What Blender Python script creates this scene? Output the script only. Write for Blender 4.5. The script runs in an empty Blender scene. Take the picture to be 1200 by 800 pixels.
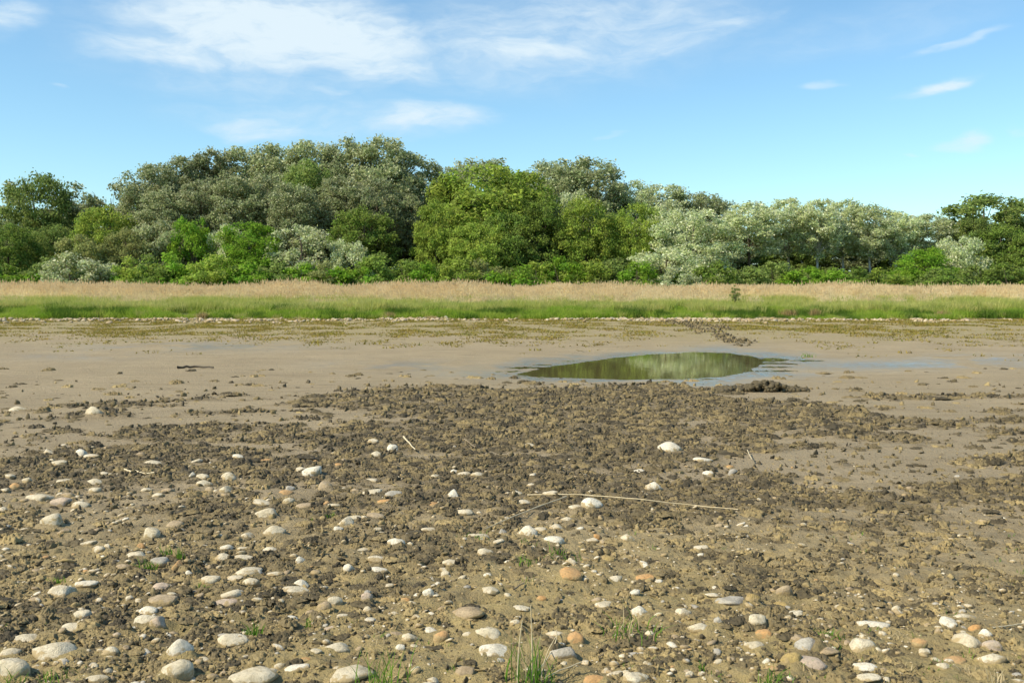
import bpy, math, random
import numpy as np
from mathutils import Vector, noise as mnoise

random.seed(7)
rng = np.random.default_rng(11)
scene = bpy.context.scene
COL = scene.collection

# ------------------------------------------------------------------ camera
F = 1167.0            # focal length in photo pixels (35 mm on a 36 mm frame, 1200 px wide)
EYE = 1.7
PITCH = math.atan(58.0 / F)
cam_data = bpy.data.cameras.new('camera')
cam_data.lens = 35.0
cam_data.sensor_width = 36.0
cam_data.sensor_fit = 'HORIZONTAL'
cam_data.clip_start = 0.05
cam_data.clip_end = 9000
cam = bpy.data.objects.new('camera', cam_data)
cam.location = (0, 0, EYE)
cam.rotation_euler = (math.radians(90) - PITCH, 0, 0)
COL.objects.link(cam)
scene.camera = cam

# ------------------------------------------------------------------ light
SUN_EL = math.radians(44)
SUN_AZ = math.atan2(-0.90, -0.42)          # direction towards the sun: left and behind the camera
sdir = Vector((math.sin(SUN_AZ) * math.cos(SUN_EL), math.cos(SUN_AZ) * math.cos(SUN_EL), math.sin(SUN_EL)))
sun_data = bpy.data.lights.new('sun', 'SUN')
sun_data.energy = 5.0
sun_data.angle = math.radians(0.53)
sun_data.color = (1.0, 0.90, 0.70)
sun = bpy.data.objects.new('sun', sun_data)
sun.rotation_euler = sdir.to_track_quat('Z', 'Y').to_euler()
sun.location = (-30, -20, 40)
COL.objects.link(sun)
scene.view_settings.view_transform = 'Standard'
scene.view_settings.look = 'None'
scene.view_settings.exposure = 0.35
scene.view_settings.gamma = 1.0

world = bpy.data.worlds.new('World')
scene.world = world
world.use_nodes = True
wt = world.node_tree
wt.nodes.clear()


def N(t, kind, **kw):
    n = t.nodes.new(kind)
    for k, v in kw.items():
        setattr(n, k, v)
    return n


def L(t, a, b):
    t.links.new(a, b)


def math_node(t, op, a, b=None, c=None, clamp=False):
    n = N(t, 'ShaderNodeMath', operation=op, use_clamp=clamp)
    for i, v in enumerate((a, b, c)):
        if v is None:
            continue
        if isinstance(v, (int, float)):
            n.inputs[i].default_value = v
        else:
            L(t, v, n.inputs[i])
    return n.outputs[0]


def rng_n(t, v, a, b, c=0., d=1., smooth=False):
    n = N(t, 'ShaderNodeMapRange')
    if smooth:
        n.interpolation_type = 'SMOOTHSTEP'
    n.inputs['From Min'].default_value = a; n.inputs['From Max'].default_value = b
    n.inputs['To Min'].default_value = c; n.inputs['To Max'].default_value = d
    L(t, v, n.inputs['Value'])
    return n.outputs[0]


def build_world():
    t = wt
    out = N(t, 'ShaderNodeOutputWorld')
    bg = N(t, 'ShaderNodeBackground')
    bg.inputs['Strength'].default_value = 0.105
    L(t, bg.outputs[0], out.inputs[0])
    sky = N(t, 'ShaderNodeTexSky', sky_type='NISHITA')
    sky.sun_disc = False
    sky.sun_elevation = SUN_EL
    sky.sun_rotation = SUN_AZ
    sky.altitude = 0
    sky.air_density = 1.0
    sky.dust_density = 0.3
    sky.ozone_density = 2.0
    tc = N(t, 'ShaderNodeTexCoord')
    sep = N(t, 'ShaderNodeSeparateXYZ')
    L(t, tc.outputs['Generated'], sep.inputs[0])
    az = math_node(t, 'ARCTAN2', sep.outputs['X'], sep.outputs['Y'])
    el = math_node(t, 'ARCSINE', sep.outputs['Z'])
    uv = N(t, 'ShaderNodeCombineXYZ')
    L(t, az, uv.inputs[0]); L(t, el, uv.inputs[1])
    # wispy distortion
    nz = N(t, 'ShaderNodeTexNoise'); nz.inputs['Scale'].default_value = 9
    nz.inputs['Detail'].default_value = 4
    mpn = N(t, 'ShaderNodeMapping'); mpn.inputs['Scale'].default_value = (1, 2.6, 1)
    mpn.inputs['Rotation'].default_value = (0, 0, math.radians(-12))
    L(t, uv.outputs[0], mpn.inputs[0]); L(t, mpn.outputs[0], nz.inputs['Vector'])
    off = N(t, 'ShaderNodeVectorMath', operation='SUBTRACT'); L(t, nz.outputs['Color'], off.inputs[0])
    off.inputs[1].default_value = (.5, .5, .5)
    offs = N(t, 'ShaderNodeVectorMath', operation='MULTIPLY'); L(t, off.outputs[0], offs.inputs[0])
    offs.inputs[1].default_value = (0.10, 0.045, 0)
    uvd = N(t, 'ShaderNodeVectorMath', operation='ADD')
    L(t, uv.outputs[0], uvd.inputs[0]); L(t, offs.outputs[0], uvd.inputs[1])
    clouds = [(660, 45, 340, 85, .50, 5), (330, 60, 330, 95, .42, 0), (380, 140, 260, 34, .34, 0), (1000, 40, 260, 40, .22, 6),  # azimuth / elevation of each bank of cirrus, sizes, tilt, strength (photo px converted)
        (335, 42, 240, 62, 1.1, -3), (215, 62, 140, 34, .7, 4), (430, 78, 130, 36, .75, -6), (380, 30, 170, 50, .8, -6), (560, 40, 150, 40, .35, 4), (310, 150, 90, 18, .6, 0),
        (495, 143, 105, 30, .72, 3), (395, 112, 60, 8, .42, 0), (640, 30, 130, 34, .42, 6),
        (615, 66, 130, 27, .72, 3), (800, 48, 130, 30, .5, 14), (760, 15, 140, 24, .5, 18), (25, 30, 70, 26, .6, 8),
        (70, 110, 18, 3, .3, 0), (1095, 105, 56, 12, .75, 9), (970, 108, 30, 8, .4, 5),
        (1110, 56, 70, 9, .42, 9), (1112, 162, 42, 10, .62, 6), (1055, 183, 18, 4, .35, 0),
        (722, 159, 20, 4, .28, 0), (1188, 155, 18, 6, .28, 12), (900, 22, 60, 7, .25, 10)]
    total = None
    for (px, py, rx, ry, st, tilt) in clouds:
        m = N(t, 'ShaderNodeMapping', vector_type='TEXTURE')
        cx, cy = (px - 600) / F, (342 - py) / F
        m.inputs['Location'].default_value = (math.atan(cx), math.atan(cy / math.hypot(1, cx)), 0)
        m.inputs['Rotation'].default_value = (0, 0, math.radians(tilt))
        m.inputs['Scale'].default_value = (rx / F, ry / F, 1)
        L(t, uvd.outputs[0], m.inputs[0])
        ln = N(t, 'ShaderNodeVectorMath', operation='LENGTH'); L(t, m.outputs[0], ln.inputs[0])
        mr = N(t, 'ShaderNodeMapRange', interpolation_type='SMOOTHERSTEP')
        mr.inputs['From Min'].default_value = 1.15; mr.inputs['From Max'].default_value = 0.1
        mr.inputs['To Min'].default_value = 0; mr.inputs['To Max'].default_value = st
        L(t, ln.outputs['Value'], mr.inputs['Value'])
        total = mr.outputs[0] if total is None else math_node(t, 'MAXIMUM', total, mr.outputs[0])
    # the same thin cirrus carries on over the rest of the sky
    ng = N(t, 'ShaderNodeTexNoise'); ng.inputs['Scale'].default_value = 2.2; ng.inputs['Detail'].default_value = 3
    mg = N(t, 'ShaderNodeMapping'); mg.inputs['Scale'].default_value = (1, 1, 2.5)
    L(t, tc.outputs['Generated'], mg.inputs[0]); L(t, mg.outputs[0], ng.inputs['Vector'])
    rg = N(t, 'ShaderNodeMapRange'); rg.inputs['From Min'].default_value = .52; rg.inputs['From Max'].default_value = .75
    L(t, ng.outputs['Fac'], rg.inputs['Value'])
    he = N(t, 'ShaderNodeMapRange'); he.inputs['From Min'].default_value = .26; he.inputs['From Max'].default_value = .45
    L(t, el, he.inputs['Value'])
    gen = math_node(t, 'MULTIPLY', rg.outputs[0], he.outputs[0])
    total = math_node(t, 'MAXIMUM', total, math_node(t, 'MULTIPLY', gen, .6))
    # streaks inside the clouds
    n2 = N(t, 'ShaderNodeTexNoise'); n2.inputs['Scale'].default_value = 26; n2.inputs['Detail'].default_value = 7
    n2.inputs['Roughness'].default_value = .6
    m2 = N(t, 'ShaderNodeMapping'); m2.inputs['Scale'].default_value = (1, 3.2, 1)
    m2.inputs['Rotation'].default_value = (0, 0, math.radians(-14))
    L(t, uvd.outputs[0], m2.inputs[0]); L(t, m2.outputs[0], n2.inputs['Vector'])
    st2 = N(t, 'ShaderNodeMapRange'); st2.inputs['From Min'].default_value = .3; st2.inputs['From Max'].default_value = .68
    st2.inputs['To Min'].default_value = .55; st2.inputs['To Max'].default_value = 1.15
    L(t, n2.outputs['Fac'], st2.inputs['Value'])
    cl = math_node(t, 'MULTIPLY', total, st2.outputs[0], clamp=True)
    cl = math_node(t, 'MULTIPLY', rng_n(t, cl, .0, .92, 0, 1, True), .95)
    # the sky colour
    hs = N(t, 'ShaderNodeMix', data_type='RGBA', blend_type='MULTIPLY')
    hs.inputs['Factor'].default_value = 1
    L(t, sky.outputs[0], hs.inputs['A'])
    hs.inputs['B'].default_value = (1.04, 1.31, 1.33, 1)
    mx = N(t, 'ShaderNodeMix', data_type='RGBA')
    L(t, cl, mx.inputs['Factor'])
    L(t, hs.outputs['Result'], mx.inputs['A'])
    mx.inputs['B'].default_value = (5.9, 6.9, 7.5, 1)
    L(t, mx.outputs['Result'], bg.inputs['Color'])


build_world()

# ------------------------------------------------------------------ projection helpers (pixel of the photo -> place)
cp, sp = math.cos(PITCH), math.sin(PITCH)


def ray(px, py):
    a, b = (px - 600) / F, (400 - py) / F
    return a, cp + b * sp, -sp + b * cp


def at_depth(px, py, Y):
    d = ray(px, py)
    t = Y / d[1]
    return d[0] * t, Y, EYE + d[2] * t


def to_px(x, y, z):
    z = z - EYE
    f = y * cp - z * sp
    u = y * sp + z * cp
    return 600 + F * x / f, 400 - F * u / f


# ------------------------------------------------------------------ noise
def _hash(ix, iy, seed):
    h = (ix.astype(np.int64) * 374761393 + iy.astype(np.int64) * 668265263 + seed * 1442695041) & 0xffffffff
    h = ((h ^ (h >> 13)) * 1274126177) & 0xffffffff
    h = (h ^ (h >> 16)) & 0xffffffff
    return h.astype(np.float64) / 4294967295.0


def vnoise(x, y, seed=0):
    ix, iy = np.floor(x), np.floor(y)
    fx, fy = x - ix, y - iy
    fx = fx * fx * (3 - 2 * fx); fy = fy * fy * (3 - 2 * fy)
    a = _hash(ix, iy, seed); b = _hash(ix + 1, iy, seed)
    c = _hash(ix, iy + 1, seed); d = _hash(ix + 1, iy + 1, seed)
    return (a * (1 - fx) + b * fx) * (1 - fy) + (c * (1 - fx) + d * fx) * fy


def fbm(x, y, octs=4, seed=0, gain=.5):
    s = 0; a = 1; tot = 0
    for o in range(octs):
        s = s + a * vnoise(x * 2 ** o + o * 17.3, y * 2 ** o - o * 9.1, seed + o)
        tot += a; a *= gain
    return s / tot


def sstep(a, b, x):
    t = np.clip((x - a) / (b - a), 0, 1)
    return t * t * (3 - 2 * t)


# ------------------------------------------------------------------ the lie of the land
WATER_Z = -0.05
pool_px = [(606, 439), (640, 431), (680, 425), (722, 419), (760, 415.5), (812, 412.5), (852, 413.5), (878, 417.5),
           (891, 422), (887, 428), (872, 436), (845, 441.5), (790, 444), (730, 444.5), (680, 443), (640, 441.5)]
POOL = []
for px_, py_ in pool_px:
    d_ = ray(px_, py_); t_ = (WATER_Z - EYE) / d_[2]
    POOL.append((d_[0] * t_, d_[1] * t_))
POOL = np.array(POOL)


def pool_sd(x, y):
    best = np.full(x.shape, 1e9); inside = np.zeros(x.shape, bool)
    n = len(POOL)
    for i in range(n):
        ax, ay = POOL[i]; bx, by = POOL[(i + 1) % n]
        ex, ey = bx - ax, by - ay
        t = np.clip(((x - ax) * ex + (y - ay) * ey) / (ex * ex + ey * ey), 0, 1)
        best = np.minimum(best, np.hypot(x - ax - t * ex, y - ay - t * ey))
        with np.errstate(divide='ignore', invalid='ignore'):
            cr = ((ay > y) != (by > y)) & (x < ex * (y - ay) / (ey if ey else 1e-9) + ax)
        inside ^= cr
    return np.where(inside, -best, best)


def flat_px(x, y):
    yy = np.maximum(y, 2.0)
    f = yy * cp + EYE * sp
    return 600 + F * x / f, 400 - F * (yy * sp - EYE * cp) / f


def churn_mask(x, y):
    """where cattle and birds have turned the mud over"""
    px, py = flat_px(x, y)
    edge = np.interp(px, [0, 150, 300, 450, 600, 760, 860, 950, 1200], [466, 464, 459, 453, 446, 447, 452, 456, 460])
    wob = (fbm(x * .9, y * .35, 3, 5) - .5) * 16
    on = sstep(-3, 9, py - edge + wob)
    mid = np.exp(-((px - 640) / 210) ** 2) * np.exp(-((py - 490) / 60) ** 2)
    right = sstep(800, 1000, px) * (1 - sstep(640, 720, py))
    leftb = (1 - sstep(300, 560, px)) * (1 - sstep(500, 545, py))
    low = sstep(560, 680, py)
    lowleft = low * (1 - sstep(760, 900, px))
    dens = .46 + .44 * mid - .19 * right - .22 * lowleft - .0 * leftb - .10 * low * sstep(700, 760, py)
    n = fbm(x * 1.15 + 3, y * .85, 5, 21, .58)
    n = .30 * fbm(x * 2.2, y * 2.6 + x * .5, 4, 27, .62) + .42 * fbm(x * .55 + 3, y * 1.25 - x * .16, 4, 21, .55) + .28 * fbm(x * .25 - 8, y * .5 + 2, 3, 33)
    m = sstep(.60 - dens * .27, .655 - dens * .27, n) * on
    # trampled track running from the far bank to the pool
    for (ax, ay, bx, by, w, s) in ((800, 377, 832, 386, 22, 1.), (832, 386, 862, 402, 20, 1.)):
        ex, ey = bx - ax, by - ay
        t = np.clip(((px - ax) * ex + (py - ay) * ey) / (ex * ex + ey * ey), 0, 1)
        dd = np.hypot((px - ax - t * ex) / w, (py - ay - t * ey) / 4)
        m = np.maximum(m, s * sstep(1.5, .6, dd) * sstep(.38, .5, fbm(x * 1.5, y * 1.5, 3, 44)))
    return m


def ground_z(x, y, detail=True):
    x = np.asarray(x, float); y = np.asarray(y, float)
    r = np.hypot(x, y)
    z = (fbm(x * .12, y * .12, 3, 1) - .5) * .10 * sstep(3, 10, r)
    # bank on the far side
    yb = 61.5 + (fbm(x * .15, y * 0 + 3, 3, 71) - .5) * 3.0
    z = z + .42 * sstep(0, 4.5, y - yb) + .48 * sstep(3, 18, y - yb) + .5 * sstep(24, 50, y - yb)
    # near shore rises gently behind the viewer
    z = z + .6 * sstep(-2, -30, y)
    sd = pool_sd(x, y)
    low = sstep(6, .3, sd)
    z = z * (1 - low * .9) + low * (WATER_Z + .003 + .010 * sstep(.2, 3.5, sd))
    z = z + np.where(sd < .4, -.0 - .22 * sstep(.15, -1.4, sd), 0)
    if detail:
        ch = churn_mask(x, y)
        near = 1 - sstep(52, 60, y)
        z = z + (fbm(x * 1.3, y * 1.3, 3, 8) - .5) * .035 * near * (1 - low * .65)
        b = np.abs(vnoise(x * 9, y * 9, 61) - .5) * 2
        b2 = np.abs(vnoise(x * 19 + 5, y * 19, 62) - .5) * 2
        b3 = vnoise(x * 42 + 5, y * 42, 63)
        rough = (.5 * b + .35 * b2 + .3 * b3 - .25)
        z = z + ch * (.006 + .05 * rough) * (1 - .3 * low)
        pyz = flat_px(x, y)[1]
        lown = sstep(520, 640, pyz)
        z = z + lown * (fbm(x * 7, y * 7, 4, 91, .6) - .5) * .075
        z = z + near * (fbm(x * 16, y * 16, 2, 97) - .5) * .006
        z = z + near * (1 - low * .75) * (fbm(x * .7 + y * .1, y * 3.1, 3, 99, .6) - .5) * .038
    return z


def gz(x, y):
    return float(ground_z(np.array([x]), np.array([y]))[0])


def on_ground(px, py):
    """point of the real ground seen at a photo pixel"""
    z = 0.0
    d = ray(px, py)
    for _ in range(6):
        t = (z - EYE) / d[2]
        x, y = d[0] * t, d[1] * t
        z = .5 * z + .5 * gz(x, y)
    return x, y, gz(x, y)


# ------------------------------------------------------------------ materials
def new_mat(name):
    m = bpy.data.materials.new(name)
    m.use_nodes = True
    m.node_tree.nodes.clear()
    t = m.node_tree
    out = N(t, 'ShaderNodeOutputMaterial')
    return m, t, out


def noise_n(t, scale, detail=4, rough=.55, vec=None, dist=0):
    n = N(t, 'ShaderNodeTexNoise')
    n.inputs['Scale'].default_value = scale
    n.inputs['Detail'].default_value = detail
    n.inputs['Roughness'].default_value = rough
    n.inputs['Distortion'].default_value = dist
    if vec is not None:
        L(t, vec, n.inputs['Vector'])
    return n.outputs['Fac']


def mix_c(t, f, a, b, blend='MIX'):
    n = N(t, 'ShaderNodeMix', data_type='RGBA', blend_type=blend)
    for key, v in (('Factor', f), ('A', a), ('B', b)):
        if isinstance(v, (int, float)):
            n.inputs[key].default_value = v
        elif isinstance(v, tuple):
            n.inputs[key].default_value = (*v, 1)
        else:
            L(t, v, n.inputs[key])
    return n.outputs['Result']


def attr(t, name):
    n = N(t, 'ShaderNodeAttribute', attribute_name=name)
    return n.outputs['Fac']


def ground_material():
    m, t, out = new_mat('mud_ground')
    p = N(t, 'ShaderNodeBsdfPrincipled')
    L(t, p.outputs[0], out.inputs[0])
    geo = N(t, 'ShaderNodeNewGeometry')
    P = geo.outputs['Position']
    n_big = noise_n(t, .55, 4, .5, P)
    n_mid = noise_n(t, 5, 5, .6, P)
    n_fin = noise_n(t, 45, 5, .7, P)
    n_grit = noise_n(t, 170, 3, .7, P)
    dry = mix_c(t, rng_n(t, n_big, .35, .65), (.385, .302, .187), (.295, .230, .142))
    dry = mix_c(t, rng_n(t, n_mid, .35, .7), dry, (.325, .252, .148))
    warm = mix_c(t, rng_n(t, n_mid, .3, .7), (.46, .35, .148), (.31, .235, .095))
    col = mix_c(t, attr(t, 'near'), dry, warm)
    dark = mix_c(t, n_fin, (.055, .043, .022), (.19, .145, .078))
    col = mix_c(t, math_node(t, 'MULTIPLY', attr(t, 'churn'), rng_n(t, n_mid, .25, .6, .45, .85)), col, dark)
    mps = N(t, 'ShaderNodeMapping'); mps.inputs['Scale'].default_value = (.35, 2.4, 1)
    L(t, P, mps.inputs[0])
    col = mix_c(t, rng_n(t, noise_n(t, 1.6, 6, .65, mps.outputs[0], .5), .50, .66, 0, .5), col, (.19, .145, .078))
    olive = mix_c(t, n_fin, (.19, .175, .055), (.36, .275, .11))
    col = mix_c(t, math_node(t, 'MULTIPLY', attr(t, 'green'), rng_n(t, n_mid, .38, .56)), col, olive)
    wetc = mix_c(t, .75, col, (.10, .085, .062))
    col = mix_c(t, math_node(t, 'MULTIPLY', attr(t, 'wet'), .9), col, wetc)
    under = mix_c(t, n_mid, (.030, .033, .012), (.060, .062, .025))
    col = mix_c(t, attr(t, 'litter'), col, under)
    # grit and crumbs
    col = mix_c(t, rng_n(t, n_fin, .3, .75, 0, .5), col, mix_c(t, .5, col, (.55, .44, .27)))
    col = mix_c(t, rng_n(t, n_grit, .35, .55, .25, 0), col, (.10, .08, .045))
    L(t, col, p.inputs['Base Color'])
    wr = math_node(t, 'MULTIPLY', attr(t, 'wet'), rng_n(t, n_mid, .35, .55))
    L(t, rng_n(t, wr, 0, 1, .86, .24), p.inputs['Roughness'])
    L(t, rng_n(t, wr, 0, 1, .3, .95), p.inputs['Specular IOR Level'])
    L(t, wr, p.inputs['Coat Weight']); p.inputs['Coat Roughness'].default_value = .22; p.inputs['Coat IOR'].default_value = 1.4
    b = N(t, 'ShaderNodeBump')
    b.inputs['Distance'].default_value = .028
    L(t, rng_n(t, attr(t, 'wet'), 0, .8, .95, .08), b.inputs['Strength'])
    hsum = math_node(t, 'ADD', math_node(t, 'ADD', n_fin, math_node(t, 'MULTIPLY', noise_n(t, 17, 5, .65, P, .4), 1.3)), math_node(t, 'MULTIPLY', n_grit, .3))
    L(t, hsum, b.inputs['Height'])
    L(t, b.outputs[0], p.inputs['Normal'])
    return m


def clod_material(name='turned_mud', k=1.0):
    m, t, out = new_mat(name)
    p = N(t, 'ShaderNodeBsdfPrincipled')
    L(t, p.outputs[0], out.inputs[0])
    geo = N(t, 'ShaderNodeNewGeometry')
    oi = N(t, 'ShaderNodeObjectInfo')
    n1 = noise_n(t, 35, 5, .65, geo.outputs['Position'])
    n2 = noise_n(t, 1.3, 3, .5, geo.outputs['Position'])
    a = mix_c(t, n1, (.058 * k, .044 * k, .020 * k), (.165 * k, .125 * k, .058 * k))
    b = mix_c(t, n1, (.15 * k, .112 * k, .048 * k), (.30 * k, .225 * k, .098 * k))
    f = math_node(t, 'ADD', math_node(t, 'MULTIPLY', oi.outputs['Random'], .8), math_node(t, 'MULTIPLY', n2, .5))
    a = mix_c(t, rng_n(t, oi.outputs['Random'], .12, .45, .75, 0), a, (.032 * k, .025 * k, .012 * k))
    c = mix_c(t, rng_n(t, f, .55, 1.05), a, b)
    L(t, c, p.inputs['Base Color'])
    p.inputs['Roughness'].default_value = .75
    bm = N(t, 'ShaderNodeBump'); bm.inputs['Strength'].default_value = .7; bm.inputs['Distance'].default_value = .01
    L(t, noise_n(t, 90, 4, .7, geo.outputs['Position']), bm.inputs['Height'])
    L(t, bm.outputs[0], p.inputs['Normal'])
    return m


def stone_material(name, c1, c2, mud=.5):
    m, t, out = new_mat(name)
    p = N(t, 'ShaderNodeBsdfPrincipled')
    L(t, p.outputs[0], out.inputs[0])
    tc = N(t, 'ShaderNodeTexCoord')
    geo = N(t, 'ShaderNodeNewGeometry')
    oi = N(t, 'ShaderNodeObjectInfo')
    P = geo.outputs['Position']
    n1 = noise_n(t, 14, 5, .6, P)
    n2 = noise_n(t, 70, 5, .75, P)
    n3 = noise_n(t, 22, 4, .6, P, .6)
    c = mix_c(t, rng_n(t, n1, .35, .68), c1, c2)
    c = mix_c(t, rng_n(t, n2, .34, .5, .6, 0), c, tuple(v * .42 for v in c2))
    c = mix_c(t, rng_n(t, noise_n(t, 38, 4, .7, P, 1.2), .50, .62, 0, .5), c, tuple(v * .7 for v in c2))
    c = mix_c(t, rng_n(t, oi.outputs['Random'], 0, 1, 0, .18), c, (.42, .35, .23))
    # mud splashed and caked on in blotches
    sep = N(t, 'ShaderNodeSeparateXYZ'); L(t, tc.outputs['Object'], sep.inputs[0])
    lowz = rng_n(t, sep.outputs['Z'], .85, .0, -.14, .16)
    f = math_node(t, 'ADD', n3, lowz)
    c = mix_c(t, rng_n(t, f, .585 - .1 * mud, .66 - .1 * mud, 0, .88), c, (.36, .265, .13))
    L(t, c, p.inputs['Base Color'])
    p.inputs['Roughness'].default_value = .8
    p.inputs['Specular IOR Level'].default_value = .3
    bm = N(t, 'ShaderNodeBump'); bm.inputs['Strength'].default_value = .8; bm.inputs['Distance'].default_value = .009
    L(t, math_node(t, 'ADD', n2, n3), bm.inputs['Height'])
    L(t, bm.outputs[0], p.inputs['Normal'])
    return m


def leaf_material(name, top, under, trans=.35, var=.26, spec=.0):
    m, t, out = new_mat(name)
    geo = N(t, 'ShaderNodeNewGeometry')
    oi = N(t, 'ShaderNodeObjectInfo')
    tint = attr(t, 'tint')
    c = mix_c(t, geo.outputs['Backfacing'], top, under)
    k = math_node(t, 'ADD', rng_n(t, tint, 0, 1, 1 - var, 1 + var), rng_n(t, oi.outputs['Random'], 0, 1, -.16, .16))
    c = mix_c(t, 1., c, (1, 1, 1), 'MULTIPLY')
    vm = N(t, 'ShaderNodeVectorMath', operation='SCALE')
    L(t, c, vm.inputs[0]); L(t, k, vm.inputs['Scale'])
    # yellowish to bluish drift per leaf spray
    hs = N(t, 'ShaderNodeHueSaturation')
    L(t, vm.outputs[0], hs.inputs['Color'])
    L(t, rng_n(t, attr(t, 'clump'), 0, 1, .478, .516), hs.inputs['Hue'])
    d = N(t, 'ShaderNodeBsdfDiffuse'); L(t, hs.outputs[0], d.inputs[0])
    tm = N(t, 'ShaderNodeVectorMath', operation='SCALE'); tm.inputs['Scale'].default_value = trans * 2
    L(t, hs.outputs[0], tm.inputs[0])
    tr = N(t, 'ShaderNodeBsdfTranslucent'); L(t, tm.outputs[0], tr.inputs[0])
    mx = N(t, 'ShaderNodeAddShader')
    L(t, d.outputs[0], mx.inputs[0]); L(t, tr.outputs[0], mx.inputs[1])
    L(t, mx.outputs[0], out.inputs[0])
    return m


def plain_material(name, c1, c2, scale=20, rough=.8, spec=.3):
    m, t, out = new_mat(name)
    p = N(t, 'ShaderNodeBsdfPrincipled')
    L(t, p.outputs[0], out.inputs[0])
    geo = N(t, 'ShaderNodeNewGeometry')
    oi = N(t, 'ShaderNodeObjectInfo')
    n1 = noise_n(t, scale, 4, .6, geo.outputs['Position'])
    f = math_node(t, 'ADD', rng_n(t, n1, .3, .7, -.1, .8), rng_n(t, oi.outputs['Random'], 0, 1, -.2, .3), clamp=True)
    L(t, mix_c(t, f, c1, c2), p.inputs['Base Color'])
    p.inputs['Roughness'].default_value = rough
    p.inputs['Specular IOR Level'].default_value = spec
    return m


def blade_material(name, c1, c2, trans=.35, patch=None, big=.35):
    m, t, out = new_mat(name)
    geo = N(t, 'ShaderNodeNewGeometry')
    oi = N(t, 'ShaderNodeObjectInfo')
    n1 = noise_n(t, big, 4, .6, geo.outputs['Position'])
    f = math_node(t, 'ADD', rng_n(t, n1, .35, .65, 0, .6), rng_n(t, oi.outputs['Random'], 0, 1, -.1, .45), clamp=True)
    c = mix_c(t, f, c1, c2)
    if patch:
        n2 = noise_n(t, big * 1.7, 3, .6, geo.outputs['Position'])
        c = mix_c(t, rng_n(t, n2, .56, .66, 0, .8), c, patch)
    d = N(t, 'ShaderNodeBsdfDiffuse'); L(t, c, d.inputs[0])
    tr = N(t, 'ShaderNodeBsdfTranslucent'); L(t, c, tr.inputs[0])
    mx = N(t, 'ShaderNodeMixShader'); mx.inputs[0].default_value = trans
    L(t, d.outputs[0], mx.inputs[1]); L(t, tr.outputs[0], mx.inputs[2])
    L(t, mx.outputs[0], out.inputs[0])
    return m


def water_material():
    m, t, out = new_mat('still_water')
    p = N(t, 'ShaderNodeBsdfPrincipled')
    L(t, p.outputs[0], out.inputs[0])
    p.inputs['Base Color'].default_value = (.11, .092, .038, 1)
    p.inputs['Roughness'].default_value = .03
    p.inputs['IOR'].default_value = 1.33
    geo = N(t, 'ShaderNodeNewGeometry')
    mp = N(t, 'ShaderNodeMapping'); mp.inputs['Scale'].default_value = (1.0, .5, 1)
    L(t, geo.outputs['Position'], mp.inputs[0])
    b = N(t, 'ShaderNodeBump'); b.inputs['Strength'].default_value = .25; b.inputs['Distance'].default_value = .004
    L(t, noise_n(t, 6, 3, .5, mp.outputs[0]), b.inputs['Height'])
    L(t, b.outputs[0], p.inputs['Normal'])
    return m


M = {
    'ground': ground_material(), 'clod': clod_material(), 'clod_dry': clod_material('crumbly_dry_mud', 1.5), 'water': water_material(),
    'cream': stone_material('cream_stone', (.66, .58, .43), (.50, .42, .28), .75),
    'white': stone_material('white_stone', (.76, .70, .57), (.60, .53, .40), .4),
    'grey': stone_material('grey_stone', (.45, .42, .36), (.32, .29, .24), .4),
    'tan': stone_material('tan_stone', (.43, .33, .21), (.30, .22, .13), .8),
    'orange': stone_material('orange_stone', (.54, .29, .10), (.44, .27, .12), .5),
    'pink': stone_material('pinkish_stone', (.55, .41, .30), (.44, .36, .27), .35),
    'yellow': stone_material('yellow_stone', (.42, .30, .10), (.30, .21, .08), .6),
    'leaf_grey': leaf_material('grey_green_leaves', (.150, .180, .080), (.31, .325, .20), .3, .35),
    'leaf_silver': leaf_material('silver_leaves', (.25, .295, .135), (.50, .52, .36), .3, .32),
    'leaf_olive': leaf_material('yellow_green_leaves', (.150, .205, .034), (.185, .23, .055), .4, .35),
    'leaf_bright': leaf_material('bright_green_leaves', (.105, .195, .020), (.14, .22, .036), .42, .3),
    'leaf_dark': leaf_material('dark_green_leaves', (.12, .165, .042), (.15, .19, .065), .4, .35),
    'leaf_mid': leaf_material('mid_green_leaves', (.105, .158, .030), (.14, .185, .055), .4, .35),
    'leaf_brown': leaf_material('brownish_leaves', (.150, .168, .058), (.18, .19, .08), .35, .35),
    'bark': plain_material('brown_bark', (.07, .052, .035), (.16, .13, .095), 6),
    'bark_pale': plain_material('pale_bark', (.60, .57, .50), (.32, .29, .24), 3),
    'reed': blade_material('dry_reed', (.84, .71, .42), (.90, .81, .52), .5, None, .2),
    'reed_head': blade_material('reed_plume', (.68, .54, .32), (.84, .70, .46), .45),
    'grass': blade_material('bank_grass', (.19, .33, .03), (.40, .48, .085), .5, (.50, .46, .18), .5),
    'meadow': blade_material('yellow_green_grass', (.36, .43, .08), (.60, .55, .22), .45, (.20, .30, .04), .5),
    'tussock': blade_material('dark_grass', (.08, .15, .02), (.12, .20, .035), .35),
    'green_blade': blade_material('fresh_grass', (.10, .23, .022), (.17, .29, .04), .4, None, 8),
    'dry_blade': blade_material('dead_grass', (.50, .41, .25), (.38, .29, .16), .2, None, 8),
    'dead': blade_material('dead_brown_grass', (.30, .22, .09), (.44, .34, .17), .25, None, 1),
    'debris': blade_material('marsh_leaves', (.22, .205, .04), (.34, .24, .07), .3, (.12, .17, .03), .8),
    'stalk': plain_material('dry_stalk', (.62, .53, .35), (.48, .38, .22), 30, .6),
    'twig': plain_material('twig', (.20, .15, .09), (.32, .25, .16), 30),
    'log': plain_material('dark_wet_wood', (.05, .04, .028), (.10, .08, .05), 12, .6),
}


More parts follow.
